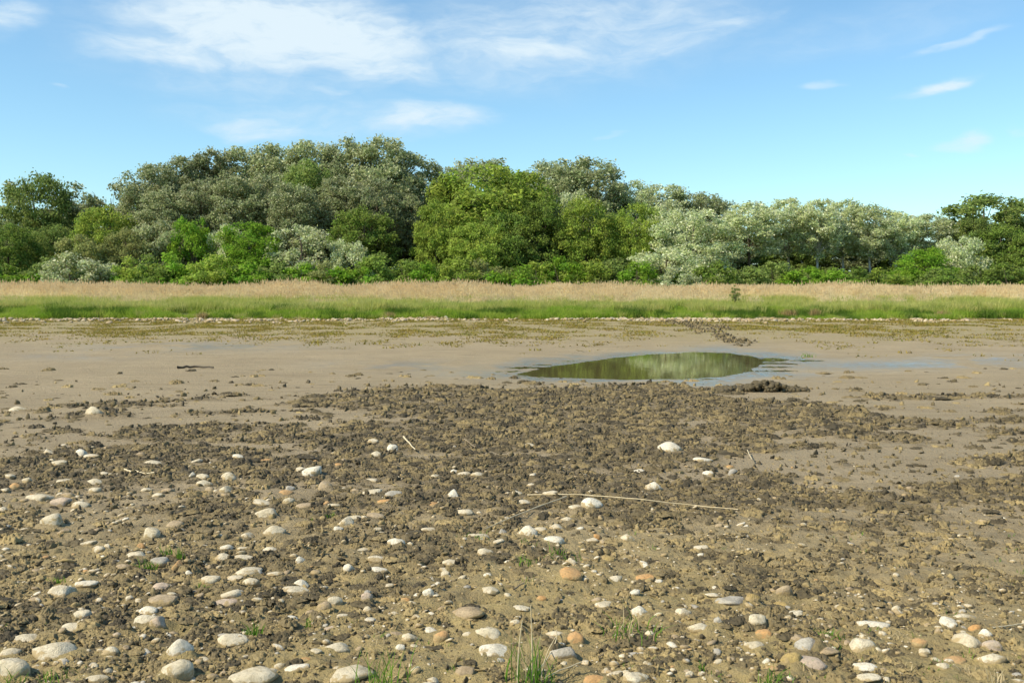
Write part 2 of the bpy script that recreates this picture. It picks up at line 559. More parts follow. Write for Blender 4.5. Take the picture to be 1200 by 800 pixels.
# ------------------------------------------------------------------ mesh helpers
def mesh_np(name, verts, faces, mats, smooth=False, attrs=None, face_attrs=None, mat_idx=None):
    """faces: (n,k) int array with k = 3 or 4, or a list of such arrays"""
    me = bpy.data.meshes.new(name)
    verts = np.asarray(verts, np.float32)
    if not isinstance(faces, list):
        faces = [faces]
    faces = [np.asarray(f, np.int32) for f in faces if len(f)]
    nl = sum(f.size for f in faces); nf = sum(len(f) for f in faces)
    me.vertices.add(len(verts)); me.vertices.foreach_set('co', verts.ravel())
    me.loops.add(nl); me.polygons.add(nf)
    me.loops.foreach_set('vertex_index', np.concatenate([f.ravel() for f in faces]))
    tot = np.concatenate([np.full(len(f), f.shape[1], np.int32) for f in faces])
    start = np.concatenate([[0], np.cumsum(tot)[:-1]]).astype(np.int32)
    me.polygons.foreach_set('loop_start', start)
    if smooth:
        me.polygons.foreach_set('use_smooth', np.ones(nf, bool))
    for m in mats:
        me.materials.append(m)
    if mat_idx is not None:
        me.polygons.foreach_set('material_index', np.asarray(mat_idx, np.int32))
    me.update(calc_edges=True)
    for k, v in (attrs or {}).items():
        a = me.attributes.new(k, 'FLOAT', 'POINT'); a.data.foreach_set('value', np.asarray(v, np.float32))
    for k, v in (face_attrs or {}).items():
        a = me.attributes.new(k, 'FLOAT', 'FACE'); a.data.foreach_set('value', np.asarray(v, np.float32))
    return me


def link(name, me, parent=None, loc=None):
    o = bpy.data.objects.new(name, me)
    COL.objects.link(o)
    if parent:
        o.parent = parent
    if loc is not None:
        o.location = loc
    return o


def tag(o, label=None, cat=None, group=None, kind=None):
    if label: o['label'] = label
    if cat: o['category'] = cat
    if group: o['group'] = group
    if kind: o['kind'] = kind
    return o


def ico(sub):
    import bmesh
    bm = bmesh.new()
    bmesh.ops.create_icosphere(bm, subdivisions=sub, radius=1)
    v = np.array([x.co[:] for x in bm.verts]); f = np.array([[q.index for q in p.verts] for p in bm.faces])
    bm.free()
    return v, f


def tube(points, radii, sides=6):
    """tapered tube along a polyline -> verts, quad faces"""
    pts = [Vector(p) for p in points]
    V = []; Fc = []
    for i, p in enumerate(pts):
        d = (pts[min(i + 1, len(pts) - 1)] - pts[max(i - 1, 0)]).normalized()
        a = d.cross(Vector((0.31, .9, .28))).normalized(); b = d.cross(a)
        for s in range(sides):
            ang = 2 * math.pi * s / sides
            V.append(tuple(p + (a * math.cos(ang) + b * math.sin(ang)) * radii[i]))
    for i in range(len(pts) - 1):
        for s in range(sides):
            q = (s + 1) % sides
            Fc.append((i * sides + s, i * sides + q, (i + 1) * sides + q, (i + 1) * sides + s))
    return np.array(V), np.array(Fc)


def merge(parts):
    V = []; Fc = {}; off = 0
    for v, f in parts:
        V.append(v); f = np.asarray(f)
        Fc.setdefault(f.shape[1], []).append(f + off); off += len(v)
    return np.concatenate(V), [np.concatenate(x) for x in Fc.values()]


# scattering of uncountable stuff: one object, geometry nodes place the pieces
def scatter(name, pts, rots, scales, idx, protos, base_mat=None):
    pts = np.asarray(pts, np.float32)
    me = bpy.data.meshes.new(name)
    me.vertices.add(len(pts)); me.vertices.foreach_set('co', pts.ravel())
    for k, v in (('rot', rots), ('scl', scales)):
        a = me.attributes.new(k, 'FLOAT_VECTOR', 'POINT'); a.data.foreach_set('vector', np.asarray(v, np.float32).ravel())
    a = me.attributes.new('idx', 'INT', 'POINT'); a.data.foreach_set('value', np.asarray(idx, np.int32))
    o = link(name, me)
    c = bpy.data.collections.new(name + '_pieces')
    for i, pm in enumerate(protos):
        po = bpy.data.objects.new('%s_piece_%s' % (name, 'abcdefghijklmnop'[i]), pm)
        c.objects.link(po)
    g = bpy.data.node_groups.new(name + '_scatter', 'GeometryNodeTree')
    g.interface.new_socket('Geometry', in_out='INPUT', socket_type='NodeSocketGeometry')
    g.interface.new_socket('Geometry', in_out='OUTPUT', socket_type='NodeSocketGeometry')
    gi = g.nodes.new('NodeGroupInput'); go = g.nodes.new('NodeGroupOutput')
    ci = g.nodes.new('GeometryNodeCollectionInfo')
    ci.inputs['Collection'].default_value = c
    ci.inputs['Separate Children'].default_value = True
    ci.inputs['Reset Children'].default_value = True
    ip = g.nodes.new('GeometryNodeInstanceOnPoints')
    ip.inputs['Pick Instance'].default_value = True

    def named(nm, ty):
        n = g.nodes.new('GeometryNodeInputNamedAttribute'); n.data_type = ty
        n.inputs['Name'].default_value = nm
        return n.outputs['Attribute']
    er = g.nodes.new('FunctionNodeEulerToRotation')
    g.links.new(named('rot', 'FLOAT_VECTOR'), er.inputs[0])
    g.links.new(er.outputs[0], ip.inputs['Rotation'])
    g.links.new(named('scl', 'FLOAT_VECTOR'), ip.inputs['Scale'])
    g.links.new(named('idx', 'INT'), ip.inputs['Instance Index'])
    g.links.new(gi.outputs[0], ip.inputs['Points'])
    g.links.new(ci.outputs[0], ip.inputs['Instance'])
    g.links.new(ip.outputs[0], go.inputs[0])
    md = o.modifiers.new('scatter', 'NODES'); md.node_group = g
    tag(o, kind='stuff')
    return o


# ------------------------------------------------------------------ ground sheet
def build_ground():
    rs = [2.3]
    while rs[-1] < 9: rs.append(rs[-1] * 1.0029)
    while rs[-1] < 72: rs.append(rs[-1] * 1.0048)
    while rs[-1] < 200: rs.append(rs[-1] * 1.02)
    while rs[-1] < 6000: rs.append(rs[-1] * 1.15)
    rs = [.25, .6, 1.0, 1.4, 1.8, 2.05] + rs
    rs = np.array(rs)
    inner, half = math.radians(30), math.radians(46)
    side = np.arange(inner, half, .0065)
    dense = np.concatenate([-side[::-1], np.arange(-inner + .0029, inner - .001, .0029), side])
    half = side[-1]
    coarse = np.linspace(half, 2 * math.pi - half, 90)[1:-1]
    th = np.concatenate([dense, coarse])
    R, T = np.meshgrid(rs, th, indexing='ij')
    X = R * np.sin(T); Y = R * np.cos(T)
    x, y = X.ravel(), Y.ravel()
    z = ground_z(x, y)
    far = sstep(250, 2500, np.hypot(x, y)); z = z * (1 - far * .3)
    # silt banked up round every cobble
    sel = np.where((y > 2.5) & (y < 20) & (np.abs(x) < y * .66))[0]
    sx, sy, szz = x[sel], y[sel], z[sel]
    order = np.argsort(sy); sx, sy, szz, sel = sx[order], sy[order], szz[order], sel[order]
    nz = fbm(sx * 14, sy * 14, 3, 180)
    for (qx, qy, qs, qh) in stone_xyz:
        a, b = np.searchsorted(sy, [qy - 2.2 * qs, qy + 2.2 * qs])
        rr = np.hypot((sx[a:b] - qx) / qs, (sy[a:b] - qy) / (.8 * qs))
        szz[a:b] += .55 * qh * np.exp(-((rr - .95) / .42) ** 2) * nz[a:b]
    z[sel] = szz
    px, py = flat_px(x, y)
    infront = y > 2
    churn = churn_mask(x, y) * infront
    churn = np.clip(churn + np.where(py > 560, .35 * sstep(.52, .66, fbm(x * 4, y * 4, 4, 120)), 0) * infront, 0, 1)
    near = sstep(555, 700, py) * infront * (1 - .6 * sstep(800, 1150, px) * (1 - sstep(690, 760, py)))
    near = np.where(y < 2, 1, near)
    sd = pool_sd(x, y)
    wn = fbm(x * .8, y * .5, 4, 140)
    wet = sstep(1.9, .1, sd + (wn - .5) * 3.2)
    for (cx, cy, rx, ry, s) in ((600, 436, 110, 6, .8), (240, 406, 130, 6, .75), (470, 428, 90, 6, .8), (90, 418, 90, 5, .3),
                                (1040, 426, 150, 6, .9), (940, 422, 50, 5, .8), (845, 408, 50, 4, .8), (1150, 420, 80, 5, .7)):
        wet = np.maximum(wet, s * np.exp(-((px - cx) / rx) ** 2 - ((py - cy) / ry) ** 2) * sstep(.37, .50, .5 * wn + .5 * fbm(x * 1.6, y * 1.1, 4, 143)))
    wet = np.where(infront, wet, 0)
    green = sstep(410, 384, py) * infront * (y < 64) * .95 * sstep(.35, .55, fbm(x * .5, y * .25, 4, 150) + .28 * sstep(398, 380, py))
    green = np.maximum(green, .35 * sstep(600, 760, py) * sstep(.5, .68, fbm(x * 3, y * 3, 3, 155)) * infront)
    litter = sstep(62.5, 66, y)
    n = len(th); m = len(rs)
    i = np.arange(m - 1)[:, None]; j = np.arange(n)[None, :]
    a = i * n + j; b = i * n + (j + 1) % n
    q = np.stack([a, b, b + n, a + n], -1).reshape(-1, 4)[:, ::-1]
    cidx = len(x)
    V = np.stack([x, y, z], 1)
    V = np.vstack([V, [0, 0, z[:n].mean()]])
    jj = np.arange(n)
    tri = np.stack([jj, (jj + 1) % n, np.full(n, cidx)], 1)
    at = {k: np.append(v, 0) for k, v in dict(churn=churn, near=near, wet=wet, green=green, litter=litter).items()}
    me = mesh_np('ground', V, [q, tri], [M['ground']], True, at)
    o = link('ground', me)
    tag(o, 'dried lake bed of grey brown mud reaching to the far bank', kind='structure')


# pool water
def build_water():
    V = []
    c = POOL.mean(0)
    n = len(POOL)
    ring = []
    for k in range(n):
        for s in range(4):
            p = POOL[k] * (1 - s / 4) + POOL[(k + 1) % n] * (s / 4)
            ring.append(p + (p - c) / np.linalg.norm(p - c) * 2.6)
    ring = np.array(ring)
    V = [(*c, WATER_Z)]; k = len(ring)
    for f in (.33, .66, 1.0):
        for p in ring:
            q = c + (p - c) * f
            V.append((q[0], q[1], WATER_Z))
    j = np.arange(k)
    tri = np.stack([np.zeros(k, int), 1 + j, 1 + (j + 1) % k], 1)
    quads = []
    for r in range(2):
        a = 1 + r * k + j; b = 1 + r * k + (j + 1) % k
        quads.append(np.stack([a, a + k, b + k, b], 1))
    me = mesh_np('pool_water', V, [tri, np.concatenate(quads)], [M['water']], True)
    tag(link('water', me), 'shallow pool of dark green water reflecting the trees', kind='structure')


build_water()

# ------------------------------------------------------------------ trees
def leaf_cloud(centers, radii, per, size, rs, flat=.75, up=0.0, asp=.55):
    """small leaf-sprays through every clump -> verts, quads, tint, clump"""
    n = len(centers)
    cnt = np.maximum(4, (per * (radii / radii.mean()) ** 2).astype(int))
    ci = np.repeat(np.arange(n), cnt)
    m = len(ci)
    d = rs.normal(size=(m, 3)); d /= np.linalg.norm(d, axis=1)[:, None]
    rad = radii[ci] * (rs.random(m) ** .45) * np.where(rs.random(m) < .28, rs.uniform(1.0, 1.55, m), 1.0)
    p = centers[ci] + d * rad[:, None] * np.array([1, 1, flat])
    # orientation: faces look mostly outwards and up, with scatter
    nrm = d * .7 + rs.normal(size=(m, 3)) * .75 + np.array([0, 0, .45 + up])
    nrm /= np.linalg.norm(nrm, axis=1)[:, None]
    t = np.cross(nrm, rs.normal(size=(m, 3))); t /= np.linalg.norm(t, axis=1)[:, None]
    b = np.cross(nrm, t)
    s = size * (.6 + .8 * rs.random(m))[:, None]
    V = np.stack([p + t * s, p + b * s * asp, p - t * s, p - b * s * asp], 1).reshape(-1, 3)
    Fq = np.arange(m * 4).reshape(-1, 4)
    tint = rs.random(m)
    cl = rs.random(n)[ci] * .7 + rs.random(m) * .3
    return V, Fq, tint, cl


def tree_shape(kind, seed):
    rs = np.random.default_rng(seed)
    if kind == 'tall':
        H, R, c0, nc, per, size, rc = 17., 3.7, .22, 270, 82, .145, (.4, .95)
    elif kind == 'high':
        H, R, c0, nc, per, size, rc = 15., 3.6, .41, 150, 85, .15, (.4, .9)
    elif kind == 'dome':
        H, R, c0, nc, per, size, rc = 12., 4.6, .06, 210, 95, .148, (.45, 1.05)
    elif kind == 'airy':
        H, R, c0, nc, per, size, rc = 13., 3.2, .32, 52, 70, .16, (.45, .9)
    elif kind == 'umbrella':
        H, R, c0, nc, per, size, rc = 12., 4.4, .55, 46, 100, .16, (.5, 1.0)
    elif kind == 'sprawl':
        H, R, c0, nc, per, size, rc = 9., 4.2, .12, 80, 120, .16, (.5, 1.1)
    else:  # bush
        H, R, c0, nc, per, size, rc = 4., 2.4, .0, 46, 110, .12, (.3, .75)
    cs = []
    k = 0
    # lobes give the outline its uneven shape
    lob = [(rs.uniform(0, 2 * math.pi), rs.uniform(.1, .95), rs.uniform(.5, 1.0)) for _ in range(7)]
    while len(cs) < nc:
        t = rs.random(); a = rs.uniform(0, 2 * math.pi)
        if kind in ('tall', 'high'):
            env = max(0, 1 - abs((t - .5) * 1.9) ** 3.2) ** .5
        elif kind == 'umbrella':
            env = math.sqrt(max(0, 1 - (1.0 - (t * 1.0 + .1)) ** 2)) * (1 - .75 * max(0, t - .6) / .4)
        elif kind == 'airy':
            env = math.sin(math.pi * min(1, (t * .84 + .13))) ** .7
        elif kind == 'bush':
            env = math.sqrt(max(0, 1 - (t * .93) ** 2))
        else:
            env = max(0, 1 - abs((t - .38) * 1.5) ** 2.6) ** .5
        bump = 0.72 + .38 * max(math.cos(a - la) * (1 - abs(t - lt) * 1.4) * ls for la, lt, ls in lob)
        env *= max(.45, bump)
        if rs.random() > env ** 1.2: continue
        rr = R * env * rs.random() ** .38
        if kind == 'umbrella' and rs.random() < .35: continue
        z = H * (c0 + (1 - c0) * t) * .95
        cs.append((rr * math.cos(a), rr * math.sin(a), z))
    cs = np.array(cs)
    top = cs[:, 2].max()
    rad = rs.uniform(rc[0], rc[1], len(cs))
    V, Fq, tint, cl = leaf_cloud(cs, rad, per, size, rs, .8, .0)
    V[:, 2] = np.maximum(V[:, 2], .03)
    crown = mesh_np('crown', V, Fq, [M['leaf_mid']], False, None, {'tint': tint, 'clump': cl})
    # trunk, leader and limbs
    parts = []
    base_r = {'tall': .20, 'high': .19, 'dome': .24, 'airy': .16, 'umbrella': .24, 'sprawl': .2, 'bush': .07}[kind]
    lean = rs.normal(size=2) * .35
    pts = []; rr = []
    n = 7
    wob = np.cumsum(rs.normal(size=(n, 2)) * .14 * H / 12, axis=0)
    for q in range(n):
        f = q / (n - 1)
        pts.append((lean[0] * f + wob[q][0] * f, lean[1] * f + wob[q][1] * f, -.3 + (top * .9 + .3) * f)); rr.append(base_r * (1.25 - 1.08 * f) if q else base_r * 1.5)
    parts.append(tube(pts, rr, 7))
    nl = {'bush': 8, 'umbrella': 20, 'airy': 26}.get(kind, 20)
    sel = rs.choice(len(cs), min(nl, len(cs)), replace=False)
    for sI in sel:
        c = cs[sI]
        f0 = max(.5 if kind == 'high' else .12, min(.85, (c[2] / top) * (.55 if kind != 'umbrella' else .45)))
        fi = f0 * (n - 1); i0 = int(fi); fr = fi - i0
        s0 = Vector(pts[i0]) * (1 - fr) + Vector(pts[min(i0 + 1, n - 1)]) * fr
        e = Vector(c)
        mid = s0.lerp(e, .5) + Vector((rs.normal() * .25, rs.normal() * .25, .05 * (e - s0).length))
        r0 = base_r * (1.05 - f0) * .5
        parts.append(tube([s0, mid, e], [r0, r0 * .6, r0 * .18], 4))
    Vt, Ft = merge(parts)
    trunk = mesh_np('trunk', Vt, Ft, [M['bark']], True)
    w = np.percentile(V[:, 0], 98.5) - np.percentile(V[:, 0], 1.5)
    return dict(trunk=trunk, crown=crown, H=np.percentile(V[:, 2], 99.9), W=w)


SHAPES = {k: [tree_shape(k, 100 * i + s) for s in range(nv)] for i, (k, nv) in enumerate(
    (('tall', 4), ('high', 3), ('dome', 4), ('airy', 2), ('umbrella', 2), ('sprawl', 3), ('bush', 4)))}
LEAF = {'g': 'leaf_grey', 's': 'leaf_silver', 'o': 'leaf_olive', 'b': 'leaf_bright', 'd': 'leaf_dark', 'm': 'leaf_mid', 'w': 'leaf_brown'}


def plant_tree(name, px, top, width, depth, shape, leaf, label, cat='tree', group=None, bark='bark', drop=0):
    sh = random.choice(SHAPES[shape])
    x, y, zt = at_depth(px, top, depth)
    zb = float(ground_z(np.array([x]), np.array([y]), False)[0])
    h = zt - zb
    w = width / F * depth
    e = bpy.data.objects.new(name, None); COL.objects.link(e)
    e.empty_display_size = .5
    e.location = (x, y, zb)
    e.rotation_euler = (0, 0, random.choice((0, math.pi)) + random.uniform(-.5, .5))
    sx = w / sh['W']
    e.scale = (sx, sx * random.uniform(.9, 1.1), h / sh['H'])
    tag(e, label, cat, group)
    tname, cname = ('stem', 'foliage') if shape == 'bush' else ('trunk', 'crown')
    for nm, me, mat in ((tname, sh['trunk'], M[bark]), (cname, sh['crown'], M[LEAF[leaf]])):
        o = link(nm, me, e)
        o.material_slots[0].link = 'OBJECT'
        o.material_slots[0].material = mat
    return e


G1 = 'tall grey green poplars of the wood'; G2 = 'silvery white poplars on the right'; G3 = 'trees at the left end of the wood'
G4 = 'yellow green trees in the middle of the wood'; G5 = 'low trees along the edge of the wood'
T = [  # name, px, top, width, depth, shape, leaf, bark, label, group
    ('poplar_tree', 4, 212, 62, 118, 'airy', 'g', 'bark', 'loose grey green poplar cut by the left edge of the photograph', G3),
    ('leafy_tree', 44, 203, 70, 112, 'dome', 'd', 'bark', 'tall dark green tree with a pointed top near the left edge', G3),
    ('poplar_tree', 84, 214, 58, 116, 'airy', 'g', 'bark', 'thin see-through poplar just right of the tall dark green tree', G3),
    ('poplar_tree', 128, 216, 56, 118, 'airy', 'g', 'bark', 'thin grey poplar with sky between its limbs, left of the tall poplar ridge', G3),
    ('leafy_tree', 122, 242, 62, 106, 'dome', 'o', 'bark', 'olive green tree in front of the thin grey poplars', G3),
    ('leafy_tree', 8, 262, 60, 104, 'dome', 'm', 'bark', 'mid green low tree at the foot of the left edge poplar', G3),
    ('leafy_tree', 96, 275, 50, 101, 'sprawl', 'w', 'bark', 'brownish green low tree below the olive tree at left', G3),
    ('leafy_tree', 62, 262, 44, 108, 'dome', 'd', 'bark', 'dark tree tucked under the tall dark green one', G3),
    ('poplar_tree', 176, 192, 62, 114, 'tall', 'g', 'bark', 'leftmost tall poplar, where the tall ridge of the wood begins', G1),
    ('poplar_tree', 212, 183, 62, 118, 'tall', 'g', 'bark', 'second tall poplar from the left end of the ridge', G1),
    ('poplar_tree', 248, 176, 64, 120, 'tall', 'g', 'bark', 'third tall poplar from the left end of the ridge', G1),
    ('poplar_tree', 288, 173, 64, 122, 'tall', 'g', 'bark', 'fourth tall poplar from the left end of the ridge', G1),
    ('poplar_tree', 328, 171, 64, 121, 'tall', 'g', 'bark', 'fifth tall poplar from the left end of the ridge', G1),
    ('poplar_tree', 368, 166, 66, 120, 'tall', 'g', 'bark', 'sixth tall poplar, just left of the highest crown', G1),
    ('poplar_tree', 408, 164, 66, 119, 'tall', 'g', 'bark', 'seventh tall poplar, joined to the highest crown', G1),
    ('poplar_tree', 448, 162, 74, 116, 'tall', 'g', 'bark', 'highest poplar of the wood with a broad round top', G1),
    ('poplar_tree', 484, 180, 62, 118, 'tall', 'g', 'bark', 'last tall poplar on the falling right shoulder of the ridge', G1),
    ('poplar_tree', 194, 222, 58, 108, 'tall', 'g', 'bark', 'shorter grey poplar in front of the left end of the ridge', G1),
    ('poplar_tree', 232, 212, 60, 110, 'tall', 'g', 'bark', 'grey poplar in front of the second and third ridge poplars', G1),
    ('poplar_tree', 275, 208, 60, 109, 'tall', 'g', 'bark', 'pale topped poplar halfway down the ridge, left of its middle', G1),
    ('poplar_tree', 312, 204, 56, 111, 'tall', 'g', 'bark', 'grey poplar in front of the middle of the ridge', G1),
    ('leafy_tree', 362, 188, 50, 112, 'tall', 'd', 'bark', 'dark green tree showing between the grey poplars of the ridge', G1),
    ('poplar_tree', 344, 216, 52, 106, 'tall', 'g', 'bark', 'slender grey poplar standing forward on the face of the ridge', G1),
    ('poplar_tree', 398, 206, 62, 109, 'tall', 'g', 'bark', 'grey poplar below and left of the highest crown', G1),
    ('poplar_tree', 440, 208, 58, 107, 'tall', 'g', 'bark', 'dense grey poplar right below the highest crown', G1),
    ('poplar_tree', 470, 225, 50, 108, 'high', 'g', 'bark', 'grey poplar above the dark gap full of trunks', G1),
    ('poplar_tree', 495, 232, 30, 116, 'airy', 'g', 'bark', 'slim poplar whose bare trunks show in the dark gap', G1),
    ('poplar_tree', 505, 240, 30, 117, 'high', 'g', 'bark_pale', 'slim pale trunked poplar beside the dark gap', G1),
    ('leafy_tree', 226, 256, 46, 103, 'sprawl', 'b', 'bark', 'small bright green tree left of the wide bright green one', G5),
    ('leafy_tree', 290, 260, 76, 101, 'dome', 'b', 'bark', 'wide bright green tree below the ridge of poplars', G5),
    ('poplar_tree', 192, 259, 56, 104, 'sprawl', 'g', 'bark', 'grey green low tree left of the small bright green tree', G5),
    ('poplar_tree', 262, 262, 36, 103, 'sprawl', 's', 'bark', 'small silvery tree between the two bright green trees', G5),
    ('poplar_tree', 356, 264, 76, 101, 'sprawl', 's', 'bark', 'round silvery grey tree right of the wide bright green one', G5),
    ('leafy_tree', 150, 268, 50, 103, 'dome', 'w', 'bark', 'dull brownish tree left of the low grey green tree', G5),
    ('leafy_tree', 424, 243, 68, 103, 'dome', 'm', 'bark', 'mid green tree right of the round silvery grey tree', G5),
    ('poplar_tree', 408, 282, 46, 100, 'sprawl', 's', 'bark', 'small grey tree at the foot of the mid green tree', G5),
    ('poplar_tree', 560, 187, 76, 116, 'tall', 'g', 'bark', 'grey green poplar peeping over the big yellow green tree', G4),
    ('leafy_tree', 566, 192, 128, 108, 'dome', 'o', 'bark', 'biggest yellow green tree in the middle of the wood', G4),
    ('leafy_tree', 524, 208, 62, 110, 'dome', 'o', 'bark', 'yellow green tree joined to the left side of the biggest one', G4),
    ('leafy_tree', 612, 203, 80, 109, 'dome', 'o', 'bark', 'yellow green tree joined to the right side of the biggest one', G4),
    ('leafy_tree', 632, 232, 62, 104, 'dome', 'm', 'bark', 'darker green tree below the right side of the yellow green trees', G4),
    ('leafy_tree', 512, 238, 50, 103, 'dome', 'o', 'bark', 'low yellow green tree beside the dark gap of trunks', G4),
    ('leafy_tree', 560, 262, 64, 100, 'dome', 'o', 'bark', 'low yellow green tree before the foot of the biggest one', G4),
    ('leafy_tree', 596, 250, 60, 102, 'dome', 'm', 'bark', 'mid green tree with bare twigs showing near the centre', G4),
    ('poplar_tree', 640, 189, 60, 121, 'tall', 'g', 'bark', 'left one of the two rounded grey poplars right of centre', G1),
    ('poplar_tree', 688, 187, 74, 120, 'tall', 'g', 'bark', 'right one of the two rounded grey poplars right of centre', G1),
    ('poplar_tree', 662, 196, 54, 118, 'tall', 'g', 'bark', 'grey poplar filling the gap between the two rounded ones', G1),
    ('poplar_tree', 672, 225, 56, 109, 'dome', 's', 'bark', 'silvery round tree half hidden behind the olive tree', G2),
    ('leafy_tree', 686, 231, 62, 104, 'dome', 'o', 'bark', 'olive green tree in front of the silvery round tree', G4),
    ('leafy_tree', 744, 238, 56, 104, 'dome', 'o', 'bark', 'narrow olive green tree left of the big silvery sprawling tree', G4),
    ('leafy_tree', 714, 250, 42, 107, 'dome', 'd', 'bark', 'dark tree in the gap between two olive green trees', G4),
    ('poplar_tree', 736, 213, 60, 121, 'tall', 's', 'bark', 'pale poplar on the skyline right of the rounded grey poplars', G2),
    ('poplar_tree', 778, 216, 64, 122, 'tall', 's', 'bark', 'second pale poplar on the skyline right of the rounded ones', G2),
    ('poplar_tree', 818, 226, 60, 122, 'tall', 'g', 'bark', 'darker poplar on the falling skyline before the silvery row', G2),
    ('poplar_tree', 848, 236, 44, 121, 'tall', 'g', 'bark', 'dark green gap tree just left of the silvery row', G2),
    ('poplar_tree', 776, 242, 66, 109, 'dome', 's', 'bark', 'silvery tree behind the top of the big sprawling one', G2),
    ('poplar_tree', 812, 246, 88, 103, 'dome', 's', 'bark', 'big silvery white tree leaning right of the narrow olive tree', G2),
    ('poplar_tree', 782, 290, 80, 97, 'sprawl', 's', 'bark', 'low sprawling silvery tree with branches down to the reeds', G2),
    ('poplar_tree', 880, 237, 78, 106, 'high', 's', 'bark', 'round silvery tree standing on two thin dark trunks', G2),
    ('poplar_tree', 924, 233, 66, 110, 'high', 's', 'bark_pale', 'silvery poplar right of the round one with two trunks', G2),
    ('poplar_tree', 958, 234, 58, 108, 'high', 's', 'bark_pale', 'silvery poplar in the middle of the right hand row', G2),
    ('poplar_tree', 992, 234, 56, 111, 'high', 's', 'bark_pale', 'loose silvery poplar with a long white trunk showing', G2),
    ('poplar_tree', 1022, 240, 56, 109, 'high', 's', 'bark_pale', 'silvery poplar right of the one with the long white trunk', G2),
    ('poplar_tree', 1052, 248, 50, 110, 'high', 's', 'bark_pale', 'pale stemmed poplar on the falling end of the row', G2),
    ('poplar_tree', 1084, 252, 62, 112, 'tall', 's', 'bark_pale', 'last silvery poplar, behind the green cone shaped bush', G2),
    ('leafy_tree', 1086, 291, 56, 98, 'dome', 'b', 'bark', 'green cone shaped tree left of the small silvery tree', G5),
    ('poplar_tree', 1126, 277, 54, 101, 'sprawl', 's', 'bark_pale', 'small silvery tree right of the green cone shaped one', G2),
    ('leafy_tree', 1116, 256, 56, 118, 'dome', 'w', 'bark', 'bare brownish tree in the dip of the skyline at right', G5),
    ('pine_tree', 1160, 226, 84, 112, 'umbrella', 'd', 'bark', 'dark flat topped tree with open boughs near the right edge', 'dark trees at the right end of the wood'),
    ('pine_tree', 1196, 236, 56, 110, 'umbrella', 'd', 'bark', 'dark flat topped tree cut by the right edge', 'dark trees at the right end of the wood'),
    ('leafy_tree', 1142, 252, 50, 108, 'dome', 'd', 'bark', 'dense dark green tree left below the flat topped one', 'dark trees at the right end of the wood'),
    ('leafy_tree', 1176, 262, 62, 106, 'dome', 'm', 'bark', 'green tree below the open boughs of the flat topped one', 'dark trees at the right end of the wood'),
    ('leafy_tree', 1205, 274, 50, 103, 'dome', 'm', 'bark', 'low green tree at the foot of the right edge', 'dark trees at the right end of the wood'),
]
for (nm, px, top, w, d, shp, lf, bk, lab, grp) in T:
    plant_tree(nm, px, top, w * 1.1, d, shp, lf, lab, 'tree', grp, bk)

# trees deeper in the wood that only show through the gaps; nothing tells them apart
for k in range(58):
    px = -320 + k * 32 + random.uniform(-8, 8)
    sky_ = float(np.interp(px, [-60, 0, 60, 150, 180, 300, 450, 490, 520, 690, 730, 850, 1000, 1100, 1260], [232, 232, 228, 232, 200, 185, 175, 200, 215, 205, 225, 250, 258, 272, 262]))
    plant_tree('poplar_tree', px, sky_ + random.uniform(6, 26), 62, random.uniform(124, 134), 'tall', random.choice('ggdm'),
               'tree deep in the wood, half hidden behind the front rows', 'tree', 'trees deep in the wood behind the front rows')

